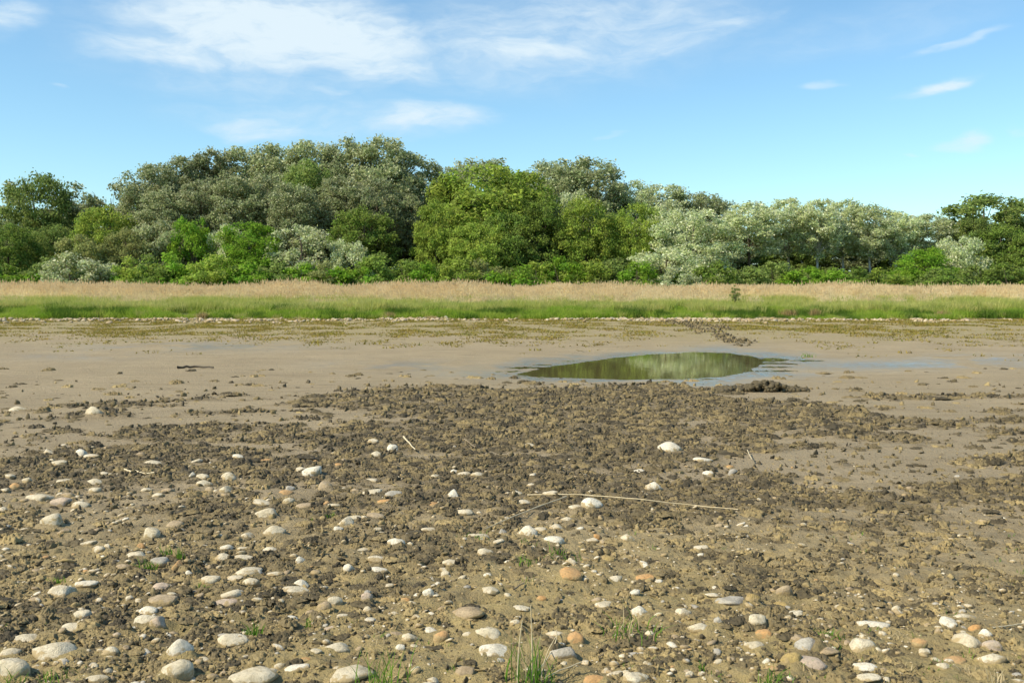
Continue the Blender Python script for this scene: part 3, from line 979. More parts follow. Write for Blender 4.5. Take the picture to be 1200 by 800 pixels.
# bushes along the front of the wood, numbered off against the trees behind them
B = [
    (-14, 300, 60, 'm', 'mid green bush cut by the left edge'), (22, 312, 56, 'b', 'low bright green bush near the left edge'),
    (60, 300, 56, 'd', 'dark bush under the tall dark green tree'), (88, 296, 62, 's', 'greyish willow bush, the left one of two by the reeds'),
    (128, 308, 52, 's', 'pale flecked bush right of the greyish willow bush'), (160, 300, 50, 'o', 'olive bush under the leftmost ridge poplar'),
    (186, 298, 48, 'm', 'green bush right of the olive bush under the ridge'), (214, 296, 52, 'b', 'bright bush below the small bright green tree'),
    (250, 298, 54, 'o', 'yellowish bush left of the wide bright green tree'), (288, 306, 56, 'b', 'bright bush at the foot of the wide bright green tree'),
    (322, 304, 50, 'd', 'dark bush between the wide bright tree and the silvery one'), (352, 308, 50, 'b', 'bright bush at the foot of the round silvery grey tree'),
    (384, 306, 52, 'w', 'brownish bush right of the round silvery grey tree'), (414, 304, 50, 'b', 'bright bush under the mid green tree'),
    (444, 296, 56, 'm', 'green bush in front of the dark gap of trunks'), (476, 304, 50, 'm', 'mid green bush right of the dark gap of trunks'),
    (504, 306, 50, 'b', 'bright bush below the low yellow green tree beside the gap'), (536, 300, 52, 'o', 'olive bush left of the low tree near the centre'),
    (566, 304, 50, 'w', 'greyish brown bush near the centre of the wood edge'), (600, 310, 54, 'b', 'bright bush below the tree with bare twigs'),
    (630, 306, 50, 'o', 'olive bush right of the tree with bare twigs'), (660, 300, 50, 'b', 'bright bush below the silvery round tree'),
    (690, 306, 54, 'o', 'yellowish bush at the foot of the olive green tree'), (722, 302, 48, 'd', 'dark bush between the two olive green trees'),
    (748, 306, 44, 'b', 'bright bush left of the sprawling silvery tree'), (800, 312, 44, 's', 'silvery sprig bush at the skirt of the sprawling tree'),
    (836, 306, 50, 'm', 'green bush right of the sprawling silvery tree'), (848, 316, 28, 's', 'small white flecked bush by the two dark trunks'),
    (874, 312, 46, 'd', 'dark bush under the round silvery tree on two trunks'), (908, 306, 50, 'd', 'dark bush left of the right hand poplar row'),
    (942, 312, 52, 'b', 'bright bush at the foot of the right hand poplar row'), (976, 314, 54, 'b', 'bright bush below the long white trunk'),
    (1010, 312, 48, 'm', 'green bush right of the long white trunk'), (1042, 314, 46, 'o', 'olive bush left of the green cone shaped tree'),
    (1112, 314, 50, 'm', 'green bush between the cone shaped and small silvery trees'), (1150, 310, 56, 'd', 'dark bush right of the small silvery tree'),
    (1184, 308, 54, 'm', 'green bush near the right edge'), (1216, 306, 50, 'd', 'dark bush cut by the right edge')]
for (px, top, w, lf, lab) in B:
    plant_tree('bush', px, top, w * 1.15, random.uniform(91, 95), 'bush', lf, lab, 'bush', 'bushes along the front of the wood')

# undergrowth that closes the foot of the wood
n = 640
ux = rng.uniform(-95, 95, n); uy = rng.uniform(94, 116, n)
uz = ground_z(ux, uy, False)
us = rng.uniform(.45, .75, n)
protos = []
for i, lf in enumerate(('leaf_mid', 'leaf_dark', 'leaf_dark', 'leaf_bright')):
    me = SHAPES['bush'][i]['crown'].copy(); me.materials[0] = M[lf]; protos.append(me)
o = scatter('undergrowth', np.stack([ux, uy, uz], 1), np.stack([0 * ux, 0 * ux, rng.uniform(0, 6.28, n)], 1),
            np.stack([us * 1.6, us * 1.6, us], 1), rng.integers(0, 4, n), protos)
o['label'] = 'tangled green undergrowth closing the foot of the wood'

# ------------------------------------------------------------------ reeds, bank grass
def blade_mesh(name, nb, h, spread, width, lean, mats, rs, segs=3, head=False, hvar=.35, droop=.25):
    V = []; Fq = []; MI = []
    for b in range(nb):
        bx, by = rs.normal(size=2) * spread
        a = rs.uniform(0, 2 * math.pi); H = h * (1 - hvar * rs.random())
        le = lean * rs.uniform(.2, 1.3)
        wa = rs.uniform(0, math.pi)
        wx, wy = math.cos(wa) * width, math.sin(wa) * width
        base = len(V)
        for s in range(segs + 1):
            f = s / segs
            q = le * f * f * H
            x = bx + math.cos(a) * q; y = by + math.sin(a) * q; z = H * (f - droop * le * f * f)
            k = (1 - f) ** .7 if not head else (1 - .6 * f)
            k = max(k, .06)
            V += [(x - wx * k, y - wy * k, z), (x + wx * k, y + wy * k, z)]
        for s in range(segs):
            i = base + s * 2
            Fq.append((i, i + 1, i + 3, i + 2)); MI.append(0)
        if head:
            tx, ty, tz = V[-1]
            hh = H * .11
            for kx in range(2):
                i = len(V); ww = width * 2.8
                dx, dy = (ww, 0) if kx else (0, ww)
                V += [(tx, ty, tz - hh * .6), (tx + dx + .02, ty + dy, tz), (tx + .06, ty + .01, tz + hh), (tx - dx + .02, ty - dy, tz)]
                Fq.append((i, i + 1, i + 2, i + 3)); MI.append(1)
            # two long leaves
            for kx in range(2):
                i = len(V); f = rs.uniform(.3, .8); s = int(f * segs)
                x0, y0, z0 = V[base + 2 * s]
                aa = rs.uniform(0, 6.28); ll = .35 * rs.uniform(.6, 1.2)
                V += [(x0, y0, z0), (x0 + math.cos(aa) * ll * .5, y0 + math.sin(aa) * ll * .5, z0 + .16), (x0 + math.cos(aa) * ll, y0 + math.sin(aa) * ll, z0 + .1), (x0 + math.cos(aa) * ll * .5, y0 + math.sin(aa) * ll * .5, z0 + .13)]
                Fq.append((i, i + 1, i + 2, i + 3)); MI.append(0)
    return mesh_np(name, V, np.array(Fq), mats, False, None, None, MI)


rs_ = np.random.default_rng(5)
reed_p = [blade_mesh('reed_clump', 26, 1.45, .28, .0085, .16, [M['reed'], M['reed_head']], rs_, 3, True) for _ in range(4)]
tall_p = [blade_mesh('reed_clump', 5, 1.75, .3, .010, .2, [M['reed'], M['reed_head']], rs_, 3, True, .25) for _ in range(3)]
grass_p = [blade_mesh('grass_clump', 42, .42, .16, .009, .7, [M['grass']], rs_, 3) for _ in range(4)] + [blade_mesh('grass_clump', 60, .50, .2, .010, .6, [M['tussock']], rs_, 3) for _ in range(2)]

meadow_p = [blade_mesh('meadow_clump', 40, .68, .2, .009, .5, [M['meadow']], rs_, 3) for _ in range(4)]
n = 10500
x = rng.uniform(-80, 80, n); y = rng.uniform(69.5, 88, n)
y0 = (fbm(x * .12, x * 0 + 7, 3, 207) - .5) * 7
keep = fbm(x * .3, y * .3, 3, 200) + sstep(71.5, 76.5, y + y0) * .6 > .58
x, y = x[keep], y[keep]; n = len(x)
z = ground_z(x, y, False)
s = (.60 + .54 * fbm(x * .22, y * .1, 3, 210)) * rng.uniform(.85, 1.12, n) * (.6 + .4 * sstep(70, 77, y)) * (.9 + .25 * fbm(x * .6, y * .6, 3, 233))
tallsel = rng.random(n) < .08 + .45 * sstep(.52, .68, fbm(x * .25, y * .1 + 5, 3, 212))
idx = np.where(tallsel, rng.integers(4, 7, n), rng.integers(0, 4, n))
o = scatter('reed_bed', np.stack([x, y, z], 1), np.stack([rng.normal(0, .05, n), rng.normal(0, .05, n), rng.uniform(0, 6.28, n)], 1),
            np.stack([s ** .5, s ** .5, s], 1), idx, reed_p + tall_p)
o['label'] = 'belt of dry straw coloured reeds in front of the wood'

n = 17000
x = rng.uniform(-66, 66, n); y = 61.8 + rng.random(n) ** 1.1 * 9
yb = 61.5 + (fbm(x * .15, y * 0 + 3, 3, 71) - .5) * 3.0
keep = (y > yb + 1.0 - 3.0 * sstep(.5, .75, fbm(x * .7, x * 0 + 9, 3, 222))) & (fbm(x * .5, y * .5, 3, 220) > .30 + .32 * sstep(66, 71, y))
x, y = x[keep], y[keep]; n = len(x)
z = ground_z(x, y, False)
s = rng.uniform(.6, 1.2, n) * (.35 + 1.25 * fbm(x * .3, y * .3, 3, 230))
o = scatter('bank_grass', np.stack([x, y, z], 1), np.stack([rng.normal(0, .1, n), rng.normal(0, .1, n), rng.uniform(0, 6.28, n)], 1),
            np.stack([s * 1.3, s * 1.3, s], 1), np.where(rng.random(n) < .9 * sstep(.54, .64, fbm(x * .8, y * .5, 3, 236)), rng.integers(4, 6, n), rng.integers(0, 4, n)), grass_p)
o['label'] = 'lush green grass growing on the far bank'
n = 20000
x = rng.uniform(-66, 66, n); y = rng.uniform(64.5, 76, n)
keep = fbm(x * .35, y * .5, 3, 224) > .30 + .25 * (1 - sstep(64, 67.5, y))
x, y = x[keep], y[keep]; n = len(x)
z = ground_z(x, y, False)
s = rng.uniform(.6, 1.2, n) * (.6 + .9 * fbm(x * .3, y * .3, 3, 231))
o = scatter('meadow_grass', np.stack([x, y, z], 1), np.stack([rng.normal(0, .1, n), rng.normal(0, .1, n), rng.uniform(0, 6.28, n)], 1),
            np.stack([s * 1.2, s * 1.2, s], 1), rng.integers(0, 4, n), meadow_p)
o['label'] = 'yellowing taller grass between the green bank and the reeds'

# short olive growth on the mud below the bank
sp_ = [blade_mesh('sprout', 9, .10, .09, .012, 1.3, [M['debris']], rs_, 2) for _ in range(3)]
flat_p = [blade_mesh('leaf_litter', 7, .06, .13, .022, 2.6, [M['debris']], rs_, 2) for _ in range(3)]
n = 38000
x = rng.uniform(-40, 40, n); y = 24 + rng.random(n) ** .62 * 38
px, py = flat_px(x, y)
dens = sstep(412, 384, py) * 1.1 + .35 * np.exp(-((px - 110) / 110) ** 2 - ((py - 425) / 16) ** 2) + .5 * np.exp(-((px - 460) / 160) ** 2 - ((py - 400) / 9) ** 2) \
    + .34 * np.exp(-((px - 1060) / 170) ** 2 - ((py - 418) / 18) ** 2)
dens = dens * (1 - sstep(730, 800, px) * (1 - sstep(900, 960, px)) * .7 * sstep(385, 392, py))
fn = fbm(x * .9, y * .5, 4, 240)
keep = (rng.random(n) < dens * sstep(.42, .62, fn)) & (pool_sd(x, y) > .3)
x, y = x[keep], y[keep]; n = len(x)
z = ground_z(x, y)
s = rng.uniform(.6, 1.5, n)
o = scatter('marsh_plants', np.stack([x, y, z - .005], 1), np.stack([0 * x, 0 * x, rng.uniform(0, 6.28, n)], 1),
            np.stack([s * 1.3, s * 1.3, s], 1), rng.integers(0, 6, n), sp_ + flat_p)
o['label'] = 'sparse yellowish marsh plants and leaf litter on the mud below the bank'

# ------------------------------------------------------------------ stones
def stone_mesh(seed, sub=3, ang=.0, mat='cream'):
    v, f = ico(sub)
    rs = np.random.default_rng(seed)
    off = Vector(rs.uniform(-50, 50, 3))
    out = []
    planes = [(Vector(rs.normal(size=3)).normalized(), rs.uniform(.58, .84)) for _ in range(8 if ang else 5)]
    for p in v:
        p = Vector(p)
        r = 1 + .30 * mnoise.noise(p * .9 + off) + .15 * mnoise.noise(p * 1.9 + off) + .035 * mnoise.noise(p * 4.5 + off)
        q = p * r
        for nrm, dd in planes:
            h = q.dot(nrm) - dd
            if h > 0:
                q -= nrm * h * (.7 if not ang else .92)
        out.append(tuple(q))
    a = np.array(out)
    a -= (a.max(0) + a.min(0)) / 2
    a /= (a.max(0) - a.min(0)) / 2
    return mesh_np('stone', a, f, [M[mat]], True)


ROUND = [stone_mesh(500 + i) for i in range(14)]
ANG = [stone_mesh(700 + i, 3, 1.0) for i in range(6)]

# (x, y, width, height, colour, shape, own label) in photo pixels; 'L' entries with a label are landmarks for the others
C, W_, Gy, Tn, O_, Pk, Ye = 'cream', 'white', 'grey', 'tan', 'orange', 'pink', 'yellow'
S = [
 (22, 479, 27, 7, C, 'a', 'flat pale slab lying on smooth mud at the far left, beyond the cobbles'),
 (111, 482, 21, 12, C, 'a', 'blocky pale stone standing on the mud right of the flat slab'),
 (785, 525, 27, 12, W_, 'r', 'white domed cobble alone on churned mud below the pool'),
 (668, 674, 27, 13, O_, 'r', 'orange cobble, the brightest of the middle foreground'),
 (673, 746, 22, 19, O_, 'r', 'round orange cobble right of the tall grass tuft'),
 (65, 761, 51, 24, C, 'r', 'big smooth oblong cobble lying at the lower left'),
 (16, 782, 42, 30, C, 'r', 'big round cobble in the bottom left corner'),
 (70, 695, 38, 18, C, 'a', 'wedge shaped pale cobble at the left edge of the foreground'),
 (61, 611, 26, 16, C, 'r', 'large rounded pale cobble tilted in rough mud at left'),
 (366, 553, 22, 11, W_, 'r', 'white rounded cobble beyond the others left of the middle'),
 (532, 580, 18, 12, W_, 'a', 'angular white stone left of the dry reed stalk'),
 (618, 623, 26, 14, W_, 'r', 'domed white cobble below the left end of the reed stalk'),
 (312, 602, 27, 14, C, 'r', 'oval cream cobble below the white rounded one'),
 (574, 742, 34, 19, C, 'r', 'thick cream cobble left of the tall grass tuft'),
 (210, 759, 31, 25, W_, 'r', 'chunky pale cobble at the bottom between two grass tufts'),
 (290, 669, 33, 12, C, 'r', 'long low cream cobble below the two left grass tufts'),
 (502, 690, 13, 20, W_, 'r', 'narrow white stone standing on end in the middle foreground'),
 (920, 691, 20, 19, Tn, 'a', 'tan stone standing upright in dark clods at right'),
 (1023, 731, 35, 10, W_, 'r', 'long flat white cobble lying alone at lower right'),
 (1136, 751, 36, 20, C, 'r', 'largest cobble of the right hand cluster'),
 (946, 757, 28, 21, Gy, 'r', 'round grey cobble topping the cluster of four at lower right'),
 (396, 758, 30, 14, C, 'r', 'tilted oblong cobble left above the thin green tuft'),
 (767, 571, 22, 10, W_, 'a', 'white wedge stone just beyond the reed stalk'),
 (297, 792, 54, 20, C, 'r', 'broad pale cobble cut by the bottom edge left of the green tuft'),
 (321, 621, 27, 13, C, 'r', 'oval cream cobble in front of the one below the white cobble'),
 (96, 531, 15, 9, W_, 'r', 'bright white cobble in the far left of the cobble field'),
 (857, 706, 36, 9, Gy, 'a', 'long flat grey stone low in the right foreground'),
 (819, 735, 27, 13, C, 'a', 'rough pointed cream stone in front of the flat grey one'),
 (353, 684, 20, 13, W_, 'r', 'plump white cobble lying over a flat one, left of centre'),
 (410, 791, 54, 22, C, 'a', 'large ridged stone behind the thin green tuft at the bottom'),
]
NL = len(S)
rest = [
 (59,530,17,6,C),(107,535,17,4,C),(70,545,16,5,C),(165,533,12,5,Tn),(179,543,23,8,C),(231,540,14,5,C),(279,536,13,4,W_),(121,555,13,3,C),
 (12,558,11,4,C),(32,564,11,6,C),(75,565,19,4,C),(18,571,13,7,O_),(5,575,12,4,C),(111,564,20,8,C),(111,575,13,7,C),(225,558,8,5,W_),(238,559,14,6,C),
 (239,566,18,8,C),(268,559,19,10,C),(246,573,10,6,Tn),(265,574,18,9,C),(80,580,16,6,Tn),(47,583,29,10,C),(72,590,22,9,Pk),
 (95,592,20,8,C),(172,574,14,5,C),(184,580,15,5,C),(197,574,14,6,Tn),(3,596,9,8,C),(3,603,8,6,Ye),(75,623,15,6,Tn),(205,613,21,9,Tn),
 (179,625,20,14,C),(104,636,17,5,C),(116,644,13,6,C),(290,627,16,7,C),(265,642,14,7,W_),(285,641,13,4,C),(165,638,11,8,O_),(160,649,23,12,C),
 (75,658,23,4,Ye),(263,655,19,9,C),(285,652,25,6,C),(187,660,23,9,Gy),(157,669,31,10,C),(208,665,14,10,O_),(221,670,8,9,W_),(144,662,15,5,Tn),(42,669,15,5,Tn),
 (247,680,21,10,C),(275,678,19,6,C),(294,683,19,9,C),(102,686,25,8,W_),(188,688,19,8,Pk),(191,703,31,12,Tn),(274,695,26,12,C),(266,707,27,10,Pk),
 (152,701,9,6,C),(174,715,23,12,W_),(172,727,27,12,C),(186,731,22,14,Pk),(97,722,19,11,C),(86,736,31,12,C),(33,747,31,14,C),(12,761,23,12,C),
 (129,761,21,10,C),(137,744,9,6,Pk),(273,751,34,14,C),(208,788,36,24,C),(114,795,26,11,C),(62,713,14,5,Tn),(45,702,20,5,Tn),
 (353,551,12,6,C),(460,524,12,10,W_),(436,517,14,5,C),(440,533,13,6,C),(402,538,7,6,Tn),(311,540,13,3,O_),(370,541,6,4,O_),(397,545,8,4,O_),
 (380,569,16,12,Tn),(340,572,11,6,Gy),(335,578,16,6,O_),(338,587,13,6,C),(404,572,12,4,C),(415,574,12,4,Tn),(436,577,22,8,C),(461,580,19,8,Gy),
 (436,563,14,4,C),(450,588,15,5,O_),(510,558,14,5,C),(532,553,9,5,W_),(543,557,17,5,C),(560,556,16,5,C),(545,600,21,8,C),(508,592,15,5,O_),
 (307,590,21,6,C),(357,592,21,6,Tn),(382,590,9,5,O_),(392,592,15,4,C),(405,611,21,12,C),(415,607,18,6,C),(396,620,12,5,W_),(440,604,21,7,Tn),
 (442,621,11,4,C),(315,643,23,8,C),(372,630,9,3,C),(351,655,12,11,W_),(465,635,20,9,W_),(481,637,7,5,C),(424,644,16,3,C),(442,655,21,8,C),
 (409,667,14,9,W_),(443,668,22,8,W_),(302,669,13,10,Gy),(347,694,31,6,C),(322,674,19,4,C),(455,687,13,4,C),(504,623,21,3,C),(562,629,26,4,C),
 (585,635,15,6,C),(569,648,18,8,C),(527,661,18,7,C),(521,672,11,6,C),(571,673,9,5,W_),(589,623,9,6,Gy),(380,711,17,13,Tn),(393,705,16,10,C),
 (342,724,14,10,W_),(400,720,15,5,C),(430,714,12,8,C),(433,726,15,8,W_),(430,695,13,17,Pk),(476,702,12,6,O_),(481,716,8,9,W_),(387,734,13,5,Pk),
 (370,763,15,7,C),(358,773,12,5,O_),(348,782,29,8,W_),(327,781,13,8,C),(505,737,19,7,W_),(517,746,18,16,O_),(480,748,21,10,C),(469,758,11,10,W_),
 (485,757,9,4,C),(580,762,37,15,W_),(587,772,9,10,Gy),(465,742,15,5,Tn),(545,786,21,12,Tn),(507,797,14,8,C),(545,721,46,11,Tn),(575,694,19,8,C),
 (823,539,23,4,W_),(749,552,15,5,W_),(830,554,13,5,W_),(858,553,12,6,Gy),(856,547,9,4,O_),(620,521,16,5,C),(624,558,8,5,W_),(622,568,9,3,C),
 (605,579,13,5,C),(611,589,23,7,C),(645,579,17,4,C),(694,590,23,11,W_),(674,595,15,5,C),(664,607,15,7,C),(633,620,15,5,C),(651,617,17,8,C),
 (649,632,23,11,W_),(700,628,9,9,O_),(736,632,18,9,C),(694,634,15,5,C),(713,655,15,5,Ye),(670,658,14,7,C),(720,678,18,8,C),(756,677,21,7,O_),
 (772,681,9,5,W_),(744,695,11,6,W_),(821,642,17,5,C),(821,650,7,4,W_),(708,708,21,7,C),(750,716,20,14,W_),(800,718,19,10,C),(835,699,18,5,C),
 (882,700,17,10,Ye),(842,727,12,8,Gy),(886,727,25,14,C),(896,743,20,12,O_),(884,755,23,10,C),(652,741,25,8,C),(660,767,31,17,Gy),(610,713,23,8,C),
 (604,728,13,8,C),(745,766,21,8,Gy),(722,787,21,8,C),(745,795,31,16,C),(697,797,27,8,O_),(635,701,11,6,O_),(699,701,12,6,Tn),(808,789,9,6,C),
 (916,707,23,9,Ye),(931,720,19,6,C),(1051,711,11,13,C),(928,771,25,20,Ye),(949,776,38,17,Pk),(970,766,25,10,Tn),(1011,757,29,18,C),(1029,761,10,8,C),
 (1014,781,28,14,W_),(1018,797,27,9,C),(1111,731,22,14,W_),(1130,720,25,10,C),(1162,757,20,13,Pk),(1154,743,15,10,W_),(1142,736,15,8,O_),
 (1162,772,33,16,C),(1078,755,17,9,O_),(1083,764,13,6,C),(1120,772,25,11,O_),(1106,781,17,9,C),(935,748,18,8,Tn),(1099,738,8,9,Tn),(984,711,12,6,C),
 (1192,797,18,6,C),(995,690,9,5,Tn),(868,722,9,5,C),(792,688,8,4,W_),(1036,785,10,6,Tn)]
rest = [(*r, 'r' if (i * 7) % 5 else 'a', None) for i, r in enumerate(rest)]
stones = [list(s_) for s_ in S] + [list(r) for r in rest]

# labels: each stone is pointed out from a landmark next to it
LM = [(s_[0], s_[1], nm) for s_, nm in zip(S, [
    'the flat slab at the far left', 'the blocky pale stone at left', 'the white domed cobble below the pool', 'the bright orange cobble at centre',
    'the round orange cobble by the tuft', 'the big oblong cobble at lower left', 'the round cobble in the bottom left corner', 'the wedge shaped cobble at left',
    'the large tilted cobble at left', 'the white rounded cobble left of the middle', 'the angular white stone left of the stalk', 'the domed white cobble below the stalk',
    'the oval cobble in the left middle', 'the thick cream cobble by the tall tuft', 'the chunky pale cobble at bottom left', 'the long low cobble below two tufts',
    'the white stone standing on end', 'the upright tan stone at right', 'the long flat white cobble at right', 'the largest cobble of the right cluster',
    'the grey cobble of the cluster of four', 'the tilted oblong cobble left of the tuft', 'the white wedge stone beyond the stalk', 'the broad cobble at the bottom edge',
    'the nearer oval cobble at left', 'the bright white cobble at far left', 'the flat grey stone at right', 'the rough pointed stone at right', 'the plump white cobble left of centre', 'the large ridged stone behind the tuft'])]
CW = {C: 'cream', W_: 'whitish', Gy: 'grey', Tn: 'tan', O_: 'orange', Pk: 'pinkish', Ye: 'yellowish'}
ORD = ['nearest', 'second', 'third', 'fourth', 'fifth', 'sixth', 'seventh', 'eighth', 'ninth', 'tenth', 'eleventh', 'twelfth']
buckets = {}
for i, s_ in enumerate(stones):
    if s_[6]: continue
    bx_ = min(range(NL), key=lambda k: math.hypot(s_[0] - LM[k][0], 1.6 * (s_[1] - LM[k][1])))
    dx, dy = s_[0] - LM[bx_][0], 1.6 * (s_[1] - LM[bx_][1])
    way = ('right of' if dx > 0 else 'left of') if abs(dx) > abs(dy) else ('in front of' if dy > 0 else 'behind')
    sz = 'small' if s_[2] < 14 else ('large' if s_[2] > 25 else 'mid-sized')
    shp = 'flat' if s_[3] < .34 * s_[2] else ('rounded' if s_[3] < .65 * s_[2] else 'stubby')
    buckets.setdefault((bx_, way), []).append((math.hypot(dx, dy), i, sz, shp))
for (lm, way), lst in buckets.items():
    lst.sort()
    for k, (_, i, sz, shp) in enumerate(lst):
        stones[i][6] = '%s %s %s cobble, %s %s %s' % (sz, shp, CW[stones[i][4]], ORD[min(k, 11)], way, LM[lm][2])

stone_xy = []
for (cx, cy, w, h, colr, shp, lab) in stones:
    bx, by, bz = on_ground(cx, min(cy + h * .5, 803))
    d = by
    Sx = w / F * d / 2
    s_ = EYE / d
    Hh = h / F * d
    Sy = min(.85 * Sx, .42 * Hh / s_ if s_ > 0 else Sx)
    Sy = max(Sy, .45 * Sx)
    q = (Hh - Sy * s_) ** 2 - (Sy * s_) ** 2
    Sz = math.sqrt(q) if q > 0 else 0
    Sz = min(max(Sz, .32 * Sx), 1.15 * Sx)
    me = random.choice(ROUND if shp == 'r' else ANG)
    o = link('cobble', me)
    y_c = by + Sy * .9
    x_c = bx * y_c / by
    o.location = (x_c, y_c, gz(x_c, y_c) + .02 * Sz)
    o.scale = (Sx * 1.10, Sy * 1.06, Sz * 1.08)
    o.rotation_euler = (random.uniform(-.12, .12), random.uniform(-.14, .14), random.choice((0, math.pi)) + random.uniform(-.3, .3))
    o.material_slots[0].link = 'OBJECT'
    o.material_slots[0].material = M[colr]
    tag(o, lab, 'stone', 'cobbles bedded in the mud of the foreground')
    stone_xy.append((x_c, y_c, Sx, Sz))
stone_xyz = stone_xy
stone_xy = np.array([q[:3] for q in stone_xy])
build_ground()

# small pebbles past counting
def ico_rock(seed, sub, amp, mat, squash=1.0):
    v, f = ico(sub)
    off = Vector(np.random.default_rng(seed).uniform(-50, 50, 3))
    out = []
    for p in v:
        p = Vector(p)
        r = 1 + amp * mnoise.noise(p * 1.1 + off) + amp * .7 * mnoise.noise(p * 2.6 + off) + amp * .45 * mnoise.noise(p * 6 + off)
        out.append(tuple(p * r))
    a = np.array(out); a[:, 2] *= squash
    return mesh_np('piece', a, f, [M[mat]], amp < .4)


peb = [ico_rock(i, 2, .25, m_, .6) for i, m_ in enumerate(('cream', 'cream', 'white', 'tan', 'tan', 'grey', 'orange', 'yellow'))]
n = 13000
d = 3.6 * np.exp(rng.random(n) * 1.25); u = rng.uniform(-.9, .9, n)
x = u * d; y = d
px, py = flat_px(x, y)
dl = sstep(520, 640, py) * (.25 + .75 * sstep(.4, .62, fbm(x * 1.3, y * 1.3, 3, 260)))
dl = dl * np.where((px > 880) & (py < 690), .3, 1) + .12 * sstep(505, 530, py) * (px < 700)
keep = rng.random(n) < dl
x, y = x[keep], y[keep]; n = len(x)
z = ground_z(x, y)
s = .0035 + .018 * rng.random(n) ** 4.0 + .0009 * y * rng.random(n)
o = scatter('pebbles', np.stack([x, y, z + s * .15], 1), rng.uniform(-.4, .4, (n, 3)) + np.stack([0 * x, 0 * x, rng.uniform(0, 6.28, n)], 1),
            np.stack([s * rng.uniform(.9, 1.6, n), s, s], 1), rng.choice(8, n, p=[.28, .2, .16, .12, .1, .1, .02, .02]), peb)
o['label'] = 'small pebbles and grit strewn between the cobbles'

# cobbles along the foot of the far bank
bank_p = [ico_rock(40 + i, 2, .35, m_, .6) for i, m_ in enumerate(('cream', 'tan', 'grey', 'tan', 'pink', 'cream'))]
n = 15000
x = rng.uniform(-50, 50, n)
yb = 61.5 + (fbm(x * .15, x * 0 + 3, 3, 71) - .5) * 3.0
y = yb + .3 - np.abs(rng.normal(0, 2.6, n)) + (fbm(x * .9, x * 0, 3, 275) - .5) * 3.5
px, py = flat_px(x, y)
dl = np.interp(px, [-200, 0, 60, 300, 480, 560, 640, 700, 780, 830, 900, 1050, 1200], [.8, .9, .8, .9, .9, .45, .25, .6, .9, 1., .6, .35, .12]) * .62 * sstep(.36, .60, fbm(x * .8, y * .9, 3, 270))
keep = rng.random(n) < dl
x, y = x[keep], y[keep]
# the little fan of stones where the trampled track leaves the bank
fx = rng.normal(12.0, 1.6, 420); fy = rng.normal(59.5, 1.6, 420)
x = np.concatenate([x, fx]); y = np.concatenate([y, fy]); n = len(x)
z = ground_z(x, y)
s = .03 + .12 * rng.random(n) ** 2.0
o = scatter('bank_stones', np.stack([x, y, z + s * .25], 1), rng.uniform(-.5, .5, (n, 3)) + np.stack([0 * x, 0 * x, rng.uniform(0, 6.28, n)], 1),
            np.stack([s * rng.uniform(.9, 1.5, n), s, s], 1), rng.integers(0, 6, n), bank_p)
o['label'] = 'line of pale stones along the foot of the far bank'

# ------------------------------------------------------------------ turned mud
def crumb_patch(seed, mat='clod'):
    """a low jagged heap of crumbled mud, ragged at its edge"""
    rs = np.random.default_rng(seed)
    n = 30
    gx, gy = np.meshgrid(np.linspace(-1, 1, n), np.linspace(-1, 1, n), indexing='ij')
    gx = gx + rs.normal(size=gx.shape) * .012; gy = gy + rs.normal(size=gx.shape) * .012
    r = np.hypot(gx, gy) + (fbm(gx * 1.6 + seed, gy * 1.6, 3, seed) - .5) * 1.2
    fall = sstep(.95, .35, r)
    a = fbm(gx * 4.2 + 9, gy * 4.2 + seed, 3, seed + 3, .6)
    lump = sstep(.44, .58, a) * (.55 + .9 * fbm(gx * 9, gy * 9, 2, seed + 5))
    h = fall * lump - .10 - .7 * (1 - sstep(0, .3, fall)) + .10 * fbm(gx * 12, gy * 12, 2, seed + 8) * fall
    ox = (fbm(gx * 7, gy * 7 + 4, 2, seed + 11) - .5) * .22 * (h > 0); oy = (fbm(gx * 7 + 8, gy * 7, 2, seed + 12) - .5) * .22 * (h > 0)
    V = np.stack([gx + ox, gy + oy, h], -1).reshape(-1, 3)
    i = np.arange(n - 1)[:, None]; j = np.arange(n - 1)[None]
    a = (i * n + j)
    q = np.stack([a, a + n, a + n + 1, a + 1], -1).reshape(-1, 4)
    q = q[(V[q][:, :, 2].max(1) > -.45)]
    return mesh_np('mud_crumbs', V, q, [M[mat]], False)


clods = [ico_rock(80 + i, 2, .95, 'clod' if i < 7 else 'clod_dry', .6) for i in range(14)]
patches = [crumb_patch(300 + i, 'clod' if i < 7 else 'clod_dry') for i in range(14)]


def strew(n, d0, dr, size, keepf, protos, name, label, sink, zr, tumble):
    d = d0 * np.exp(rng.random(n) * dr); u = rng.uniform(-.95, .95, n)
    x = u * d; y = d
    keep = (rng.random(n) < keepf(x, y)) & (pool_sd(x, y) > .25)
    x, y = x[keep], y[keep]
    nd = np.full(len(x), 9.)
    for k in range(0, len(x), 4000):
        nd[k:k + 4000] = np.min(np.hypot(x[k:k + 4000, None] - stone_xy[None, :, 0], y[k:k + 4000, None] - stone_xy[None, :, 1]) / stone_xy[None, :, 2], axis=1)
    x, y = x[nd > .9], y[nd > .9]; n = len(x)
    s = size(x, y, n)
    z = ground_z(x, y)
    rot = rng.uniform(-tumble, tumble, (n, 3)); rot[:, 2] = rng.uniform(0, 6.28, n)
    o = scatter(name, np.stack([x, y, z + s * sink], 1), rot,
                np.stack([s * rng.uniform(.8, 1.5, n), s * rng.uniform(.8, 1.4, n), s * rng.uniform(*zr, n)], 1), rng.integers(0, 7, n) + 7 * (rng.random(n) > churn_mask(x, y) * (1 - .45 * sstep(560, 700, flat_px(x, y)[1])) + .25 * (1 - sstep(560, 640, flat_px(x, y)[1])) + .12), protos)
    o['label'] = label
    return o


